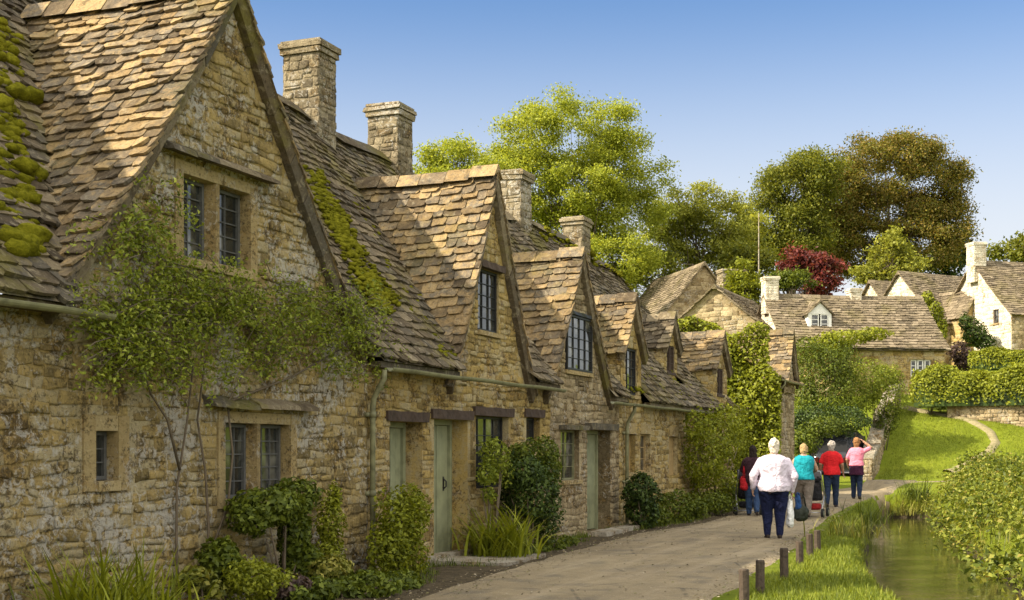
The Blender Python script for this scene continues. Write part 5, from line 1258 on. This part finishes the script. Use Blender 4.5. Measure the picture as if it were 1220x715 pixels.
# ------------------------------------------------------------------ people
TS = bpy.data.scenes.new('workbench')
def remesh(mb, name, mat, parent, vox=.011, smooth=4, wr=0.0, wsc=9.0, seed=0.0):
    me = bpy.data.meshes.new('tmp'); me.from_pydata(mb.v, [], mb.f); t = bpy.data.objects.new('tmp', me); TS.collection.objects.link(t)
    m = t.modifiers.new('r', 'REMESH'); m.mode = 'VOXEL'; m.voxel_size = vox; m.use_smooth_shade = True
    if smooth: s = t.modifiers.new('s', 'SMOOTH'); s.factor = .5; s.iterations = smooth
    
    with bpy.context.temp_override(scene=TS, view_layer=TS.view_layers[0]):
        dg = bpy.context.evaluated_depsgraph_get(); dg.update()
    out = bpy.data.meshes.new_from_object(t.evaluated_get(dg)); bpy.data.objects.remove(t); bpy.data.meshes.remove(me)
    if wr:
        nn_ = [v.normal.copy() for v in out.vertices]
        for v, n_ in zip(out.vertices, nn_):
            c_ = v.co; q = mnoise.noise((c_.x*wsc + seed, c_.y*wsc, c_.z*wsc*.55)) + .5*mnoise.noise((c_.x*wsc*2.1, c_.y*wsc*2.1 + seed, c_.z*wsc*1.2))
            v.co += n_ * wr * q
    out.name = name; out.polygons.foreach_set('use_smooth', [True]*len(out.polygons)); out.materials.clear()
    return link(name, out, mat, parent)
def ring_stack(mb, rows, seg=20):
    """closed stack of ellipses (x, y, z, rx, ry)"""
    vs = []; fs = []; n = len(rows)
    for (x, y, z, rx, ry) in rows:
        for k in range(seg):
            a = 2*math.pi*k/seg; vs.append((x + rx*math.cos(a), y + ry*math.sin(a), z))
    for i in range(n-1):
        for k in range(seg): fs.append((i*seg+k, i*seg+(k+1) % seg, (i+1)*seg+(k+1) % seg, (i+1)*seg+k))
    fs += [tuple(range(seg))[::-1], tuple((n-1)*seg+k for k in range(seg))]
    mb.add(vs, fs)
def limb(mb, pts, rad, seg=12):
    P = []; Q = []
    for i in range(len(pts)-1):
        a, b_ = Vector(pts[i]), Vector(pts[i+1])
        for t in (0, .25, .5, .75): P.append(a.lerp(b_, t)); Q.append(rad[i] + (rad[i+1]-rad[i])*t)
    P.append(Vector(pts[-1])); Q.append(rad[-1])
    mb.tube(P, Q, seg)
    for p, r in zip(pts, rad): mb.ball(p, r * .995, 12, 8)
def hand(mb, w, d, side, H, curl=.5):
    """palm, four bent fingers of unequal length and a thumb; w wrist, d direction of the hand, side = towards the thumb"""
    w = Vector(w); d = Vector(d).normalized(); s = Vector(side); s = (s - d * s.dot(d)).normalized(); nrm = d.cross(s)
    u = H * .0105
    pc_ = w + d * .045 * H * 1.0
    M = Matrix((s, nrm, d)).transposed()
    mb.ball(w + d*.026*H, (.024*H, .012*H, .032*H), 12, 8, M=M)
    for i, (off, L) in enumerate(((.018, .042), (.006, .047), (-.006, .044), (-.018, .034))):
        b0 = w + d*.048*H + s*off*H; k1 = b0 + (d*.9 + nrm*curl*.35).normalized()*L*H*.45; k2 = k1 + (d*(1-curl*.5) + nrm*curl).normalized()*L*H*.33; k3 = k2 + (d*(.6-curl*.7) + nrm*curl*1.2).normalized()*L*H*.25
        mb.tube([b0 - d*.02*H, b0, k1, k2, k3], [u*.6, u*.56, u*.53, u*.48, u*.36], 7)
    t0 = w + d*.014*H + s*.016*H; t1 = t0 + (d*.6 + s*.75).normalized()*.026*H; t2 = t1 + (d*.9 + s*.25 + nrm*curl*.4).normalized()*.024*H
    mb.tube([t0 - s*.01*H, t0, t1, t2], [u*.72, u*.7, u*.6, u*.42], 7)
def m_cloth(name, col, var=.2, sc=22, rough=.9):
    k = NT(name); n = k.noise(sc, 4, .6, dist=.5); n2 = k.noise(180, 2)
    n4 = k.noise(6, 3, .55, dist=1.6); c = k.ramp(n, [(.3, tuple(c*(1-var) for c in col)), (.6, col), (.8, tuple(min(1, c*(1+var*.5)) for c in col))])
    k.pr(c, rough, k.bump(n4, .07, .7, k.bump(n, .012, .5, k.bump(n2, .002, .4))), .15); return k.m
M_SKIN = m_cloth('skin', (.46, .27, .18), .1, 12, .55); M_SKIN2 = m_cloth('tanned_skin', (.36, .2, .125), .1, 12, .55)
H_WHITE = m_cloth('white_hair', (.62, .55, .43), .3, 60); H_BLOND = m_cloth('blonde_hair', (.42, .29, .14), .4, 60); H_GREY = m_cloth('grey_hair', (.42, .37, .32), .3, 60); H_AUB = m_cloth('auburn_hair', (.30, .15, .06), .4, 60); H_DARK = m_cloth('dark_hair', (.025, .018, .015), .3, 60)
M_SHOE = m_cloth('dark_shoe', (.035, .025, .02), .3, 30, .6)
def person(label, P, rot, Hh, W, Dp, skin, hair, hairm, top, bottom, legs, arms, sleeve, stride, lean=0.0, tophem=.50, trs=1.0, headturn=0.0, shoe=M_SHOE, neckline=.855, flare=0.0, seed=0.0):
    """faces +y; joints in units of body height. stride = (left foot y, right foot y); arms = ((elbow, wrist), (elbow, wrist))"""
    root = thing('person', label, 'person', P, rot, 'walkers on the lane')
    S = lambda p: Vector(p) * Hh
    rows = [(.455, .075, .06), (.485, .093, .072), (.53, .1, .076), (.58, .092, .068), (.63, .084, .062), (.69, .091, .064), (.75, .1, .066), (.795, .102, .06), (.825, .085, .05), (.845, .052, .04), (.862, .034, .036), (.9, .032, .035)]
    ly = lambda z: lean * max(0, z - .5)
    Wz = lambda z: W if z < .78 else (W**.6 if z < .82 else W**.3)
    tor = [(0, ly(z)*Hh, z*Hh, rx*Wz(z)*Hh if z < .84 else rx*Hh, ry*Dp*Hh if z < .84 else ry*Hh) for z, rx, ry in rows]
    b = MB(); ring_stack(b, tor)
    hy = ly(.93); hc = S((0, hy + .006, .932)); RM = Matrix.Rotation(headturn, 3, 'Z')
    b.ball(hc, S((.046, .056, .066)), 20, 14); b.ball(hc + RM @ S((0, .018, -.03)), S((.034, .038, .04)), 14, 10)        # skull, jaw
    b.ball(hc + RM @ S((0, .06, -.012)), S((.008, .013, .016)), 8, 6); b.ball(hc + RM @ S((0, .05, -.036)), S((.016, .006, .006)), 8, 6); b.ball(hc + RM @ S((0, .05, .012)), S((.03, .008, .006)), 10, 6)  # nose, lips, brow
    for s in (-1, 1):
        b.ball(hc + RM @ S((s*.047, .0, -.005)), S((.006, .012, .02)), 8, 6); b.ball(hc + RM @ S((s*.018, .05, .002)), S((.008, .005, .006)), 8, 6)
    hip = [S((-.05*W, 0, .5)), S((.05*W, 0, .5))]; feet = []; kn = []; an = []
    for i, s in enumerate((-1, 1)):
        fy, fz = stride[i]
        a_ = S((s*.05*(.6 + .4*W), fy, .042 + fz)); k_ = (hip[i] + a_) / 2 + S((0, .028 if fy >= -.02 else .03, .0))
        k_.z += .004*Hh; kn.append(k_); an.append(a_)
        limb(b, [hip[i], k_, a_], [.057*W*Hh, .036*W**.5*Hh, .023*Hh])
    sh = [S((-.1*W**.7, ly(.8), .772)), S((.1*W**.7, ly(.8), .772))]
    for i in (0, 1):
        e, w_ = arms[i]; e, w_ = S(e), S(w_)
        limb(b, [sh[i], e, w_], [.031*W**.6*Hh, .025*W**.5*Hh, .017*Hh])
        sd = -1 if i == 0 else 1
        hand(b, w_, (w_ - e), (0, 1, 0) if abs((w_-e).normalized().y) < .8 else (-sd, 0, 0), Hh, .6)
    remesh(b, 'person', skin, root, .0085, 2).name = 'body'
    # trousers
    if bottom is not None:
        t = MB(); ring_stack(t, [(0, ly(z)*Hh, z*Hh, rx*W*1.06*Hh, ry*Dp*1.08*Hh) for z, rx, ry in rows[:4]])
        for i in (0, 1):
            end = an[i] + Vector((0, 0, .0)) ; hem = end + (kn[i] - end).normalized() * .012 * Hh
            limb(t, [hip[i], kn[i], hem], [.062*W*Hh*trs, .047*W**.6*Hh*trs, (.036 + flare)*Hh*trs])
        remesh(t, 'trousers', bottom, root, .011, 2, .011, 9, seed)
    # top with sleeves
    c = MB(); zs = [r for r in rows if tophem <= r[0] <= neckline]
    rr = [(tophem, float(np.interp(tophem, [r[0] for r in rows], [r[1] for r in rows])), float(np.interp(tophem, [r[0] for r in rows], [r[2] for r in rows])))] + zs
    ring_stack(c, [(0, ly(z)*Hh, z*Hh, (rx*Wz(z)*1.09 + .013)*Hh if z < .84 else (rx + .016)*Hh, (ry*Dp*1.13 + .013)*Hh if z < .84 else (ry + .012)*Hh) for z, rx, ry in rr])
    for i in (0, 1):
        e, w_ = arms[i]; e, w_ = S(e), S(w_)
        if sleeve == 'long': limb(c, [sh[i], e, w_ + (e - w_)*.06], [.037*W**.5*Hh, .037*W**.6*Hh, .026*Hh])
        elif sleeve == 'short': limb(c, [sh[i], sh[i].lerp(e, .72)], [.039*W**.8*Hh, .037*W**.6*Hh])
        else: limb(c, [sh[i] + (sh[i]-S((0,0,.8)))*-.1, sh[i].lerp(e, .12)], [.036*W**.7*Hh, .033*Hh])
    remesh(c, 'top', top, root, .011, 2, .011, 8, seed + 3)
    # hair
    h = MB(); up_ = hc + S((0, -.008, .008))
    h.ball(up_, S((.053, .057, .066)) if hair != 'long' else S((.056, .06, .067)), 18, 12, .12)
    if hair in ('short', 'curly'):
        for i in range(34 if hair == 'curly' else 12):
            a_ = rng.uniform(0, 2*math.pi); e_ = rng.uniform(-.35, 1.4); d = Vector((math.cos(a_)*math.cos(e_), math.sin(a_)*math.cos(e_), math.sin(e_)))
            if d.y > .5 and d.z < .4: continue
            h.ball(up_ + Vector((d.x*.048*Hh, d.y*.05*Hh, d.z*.058*Hh)), rng.uniform(.012, .02)*Hh, 8, 6)
        h.ball(hc + S((0, -.022, -.03)), S((.05, .042, .042)), 14, 10, .1); h.ball(hc + S((0, -.03, -.055)), S((.04, .03, .03)), 12, 8)
    elif hair == 'bob': h.ball(hc + S((0, -.02, -.028)), S((.053, .042, .046)), 14, 10, .15)
    elif hair == 'long': h.ball(hc + S((0, -.035, -.07)), S((.058, .035, .085)), 14, 10, .15)
    cut = MB(); cut.v, cut.f = h.v, h.f
    ho = remesh(cut, 'hair', hairm, root, .009, 2, .012, 26, seed)
    for v in ho.data.vertices:                       # keep the face clear
        r_ = RM.inverted() @ (v.co - hc)
        if r_.y > .022*Hh and r_.z < .03*Hh: v.co -= RM @ Vector((0, (r_.y - .022*Hh) * .8, 0))
    for i, s in enumerate((-1, 1)):
        fo = MB(); a_ = an[i]; pit = .35 if stride[i][0] < -.03 else 0.0
        f1 = a_ + S((s*.006, .07, -.028 - pit*.03)); f0 = a_ + S((0, -.014, -.018))
        fo.ball(f0, S((.022, .026, .026)), 12, 8); fo.ball(a_.lerp(f1, .5) + S((0, 0, -.004)), S((.023, .04, .022)), 12, 8); fo.ball(f1, S((.026, .032, .016)), 12, 8)
        fo.box(tuple(f0 + S((-.02, -.02, -.024))), tuple(f0 + S((.02, .02, -.012)))); 
        remesh(fo, 'shoe', shoe, root, .008, 2)
    return root
def stand(px, py): p = ground(px, py); p.z = hgt(p.x, p.y) + .036; return p
C_WHITE = m_cloth('pale_lilac_shirt', (.60, .53, .61), .16, 9); C_NAVY = m_cloth('navy_trousers', (.012, .016, .05), .3, 12); C_TEAL = m_cloth('teal_top', (.012, .25, .30), .15, 12); C_GREY = m_cloth('taupe_trousers', (.17, .14, .115), .25, 14)
C_RED = m_cloth('red_shirt', (.58, .018, .022), .15, 10); C_JEAN = m_cloth('dark_jeans', (.02, .032, .065), .3, 16); C_PINK = m_cloth('pink_shirt', (.70, .22, .30), .15, 10); C_PLUM = m_cloth('plum_jumper', (.055, .014, .035), .25, 16)
C_DPLUM = m_cloth('dark_plum_coat', (.04, .018, .025), .3, 14); C_BLUEJ = m_cloth('blue_jeans', (.035, .065, .14), .3, 16)
P1 = stand(922, 644.5)
person('white haired person in a pale lilac shirt and navy trousers, carrying bags', P1, R(-6), 1.68, 1.42, 1.5, M_SKIN, 'curly', H_WHITE, C_WHITE, C_NAVY, None,
       (((-.20, -.02, .64), (-.205, .03, .50)), ((.195, -.03, .63), (.185, .03, .475))), 'long', ((.03, 0), (.0, 0)), .03, .475, 1.0, R(-35), seed=1.3)
P2 = stand(957.5, 620)
person('blonde person in a sleeveless teal top and taupe trousers pushing a pushchair', P2, R(-14), 1.6, 1.22, 1.2, M_SKIN, 'bob', H_BLOND, C_TEAL, C_GREY, None,
       (((-.165, .06, .66), (-.11, .17, .62)), ((.165, .06, .66), (.13, .17, .62))), 'none', ((.1, 0), (-.12, .03)), .04, .52, 1.1, flare=.01, seed=4.1)
P3 = stand(990.5, 606.5)
person('grey haired person in a red short sleeved shirt and dark jeans', P3, R(-20), 1.63, 1.12, 1.05, M_SKIN2, 'short', H_GREY, C_RED, C_JEAN, None,
       (((-.155, -.02, .65), (-.165, .06, .52)), ((.155, .0, .65), (.165, .07, .52))), 'short', ((-.08, .02), (.09, 0)), .02, .49, 1.0, seed=7.7)
P4 = stand(1020.5, 597)
p4 = person('person in a pink shirt with a plum jumper round the waist, hand at head', P4, R(-20), 1.67, 1.02, 1.0, M_SKIN2, 'curly', H_AUB, C_PINK, C_JEAN, None,
       (((-.15, .0, .65), (-.14, .08, .55)), ((.225, .05, .845), (.10, .065, .945))), 'short', ((.07, 0), (-.07, .02)), .02, .55, 1.0, seed=9.9)
j = MB(); ring_stack(j, [(0, -.004, .40*1.67, .118*1.67, .09*1.67), (0, -.004, .46*1.67, .115*1.67, .09*1.67), (0, 0, .53*1.67, .112*1.67, .088*1.67), (0, 0, .585*1.67, .104*1.67, .08*1.67)])
for s in (-1, 1): limb(j, [(s*.02*1.67, .085*1.67, .575*1.67), (s*.035*1.67, .1*1.67, .50*1.67), (s*.045*1.67, .1*1.67, .43*1.67)], [.02*1.67, .022*1.67, .018*1.67])
remesh(j, 'tied_jumper', C_PLUM, p4, .012, 2, .014, 8, 2.0)
P5 = stand(897, 617.5)
person('dark haired person in a plum coat and blue jeans, half hidden, beside the plants', P5, R(-10), 1.55, 1.12, 1.15, M_SKIN2, 'long', H_DARK, C_DPLUM, C_BLUEJ, None,
       (((-.15, .06, .66), (-.10, .17, .61)), ((.15, .06, .66), (.11, .17, .61))), 'long', ((.09, 0), (-.1, .03)), .03, .44, 1.08, seed=12.2)
# things carried and pushed
def bag(name, label, cat, P, mat, prof, handle_h, rot=0.0, hw=.08, seed=0.0):
    root = thing(name, label, cat, P, rot); m = MB(); ring_stack(m, [(0, 0, z, rx, ry) for z, rx, ry in prof], 16)
    remesh(m, 'bag_body', mat, root, .011, 2, .02, 11, seed); hd = MB(); zt_ = prof[-1][0]
    for s in (-1, 1): hd.tube([(-hw, s*.02, zt_ - .03), (-hw*.7, s*.015, zt_ + handle_h*.6), (0, 0, zt_ + handle_h), (hw*.7, s*.015, zt_ + handle_h*.6), (hw, s*.02, zt_ - .03)], .009, 6)
    hd.build('bag_handle', mat, root, True); return root
hp = P1 + Matrix.Rotation(R(-6), 3, 'Z') @ Vector((.185*1.68, .05*1.68, .44*1.68))
bag('carrier_bag', 'limp white plastic carrier bag hanging from the white haired person\'s right hand', 'bag', (hp.x - .03, hp.y, hp.z - .55), m_cloth('white_plastic', (.74, .74, .72), .12, 8, .4), [(0, .05, .03), (.06, .1, .06), (.25, .085, .06), (.42, .05, .035), (.48, .03, .02)], .09, R(70), .03, 2.2)
bag('handbag', 'dark green rounded handbag held low beside the white plastic bag', 'bag', (hp.x + .16, hp.y + .05, hp.z - .44), m_cloth('dark_green_leather', (.03, .035, .025), .3, 14, .5), [(0, .08, .05), (.04, .13, .07), (.16, .14, .075), (.24, .10, .05), (.27, .04, .03)], .2, R(0), .08, 5.5)
bag('blue_bag', 'small blue cloth bag hanging above the dark green handbag', 'bag', (hp.x + .1, hp.y + .02, hp.z - .24), m_cloth('blue_cloth', (.02, .06, .17), .3, 14, .8), [(0, .04, .03), (.05, .065, .04), (.18, .055, .035), (.23, .03, .02)], .05, R(20), .03, 8.5)
C_DARKF = m_cloth('dark_fabric', (.025, .024, .028), .3, 14); C_BROWN = m_cloth('brown_fur_fabric', (.16, .09, .045), .4, 20)
def pushchair(label, P, rot, extra=None):
    root = thing('pushchair', label, 'pushchair', P, rot)
    f = MB()
    for s in (-1, 1):
        f.tube([(s*.22, -.02, 1.0), (s*.23, .12, .82), (s*.24, .5, .28), (s*.22, .72, .1)], .014, 7); f.tube([(s*.24, .36, .46), (s*.24, .02, .11)], .014, 7); f.tube([(s*.23, .18, .72), (s*.23, .62, .42)], .011, 6)
    f.tube([(-.22, -.02, 1.0), (0, -.05, 1.02), (.22, -.02, 1.0)], .017, 8); f.tube([(-.24, .02, .11), (.24, .02, .11)], .012, 6); f.tube([(-.23, .5, .28), (.23, .5, .28)], .012, 6)
    f.build('frame', M_ALU, root, True)
    s = MB(); ring_stack(s, [(0, .42, .36, .18, .2), (0, .40, .42, .2, .22), (0, .32, .55, .2, .15), (0, .26, .72, .2, .1), (0, .24, .86, .18, .09)]); remesh(s, 'seat', C_DARKF, root, .014, 2, .01, 10)
    h = MB()
    for i in range(7):
        a0, a1 = R(10 + i*18), R(10 + (i+1)*18)
        q = [(-.22, .3 - .3*math.cos(a0)*.6, .78 + .24*math.sin(a0)), (.22, .3 - .3*math.cos(a0)*.6, .78 + .24*math.sin(a0)), (.22, .3 - .3*math.cos(a1)*.6, .78 + .24*math.sin(a1)), (-.22, .3 - .3*math.cos(a1)*.6, .78 + .24*math.sin(a1))]
        h.add(q + [(x, y, z - .02) for x, y, z in q], [(0,1,2,3),(4,7,6,5),(0,4,5,1),(1,5,6,2),(2,6,7,3),(3,7,4,0)])
    h.build('hood', C_DARKF, root)
    b = MB(); ring_stack(b, [(0, .28, .16, .16, .14), (0, .28, .2, .19, .19), (0, .28, .3, .18, .18)]); remesh(b, 'basket', extra or C_DARKF, root, .014, 1)
    for x, y in ((-.27, .02), (.27, .02), (-.24, .72), (.24, .72)):
        w_ = MB(); w_.tube([(x - .025, y, .1), (x + .025, y, .1)], .1, 18); wh = w_.build('wheel', M_TYRE, root); w_ = MB(); w_.tube([(x - .028, y, .1), (x + .028, y, .1)], .055, 12); w_.build('rim', M_ALU, wh)
    return root
pv = lambda P, rot, d: P + Matrix.Rotation(rot, 3, 'Z') @ Vector(d)
q = pv(P2, R(-24), (.06, .36, 0)); pushchair('dark pushchair with red lining pushed by the person in the teal top', (q.x, q.y, hgt(q.x, q.y) + .036), R(-24), m_cloth('red_fabric', (.3, .02, .02), .3, 14))
q = pv(P5, R(-4), (-.06, .34, 0)); pushchair('dark pushchair at the bed edge pushed by the dark haired person', (q.x, q.y, hgt(q.x, q.y) + .036), R(-4))
q = P5 + Vector((-.2, -.02, 0))
bag('red_bag', 'red bag hanging at the left side of the dark haired person', 'bag', (q.x, q.y, P5.z + .58), m_cloth('red_bag_cloth', (.35, .015, .02), .3, 14), [(0, .05, .06), (.05, .08, .09), (.24, .07, .08), (.3, .04, .05)], .22, R(80), .05, 3.1)
bpy.data.scenes.remove(TS)
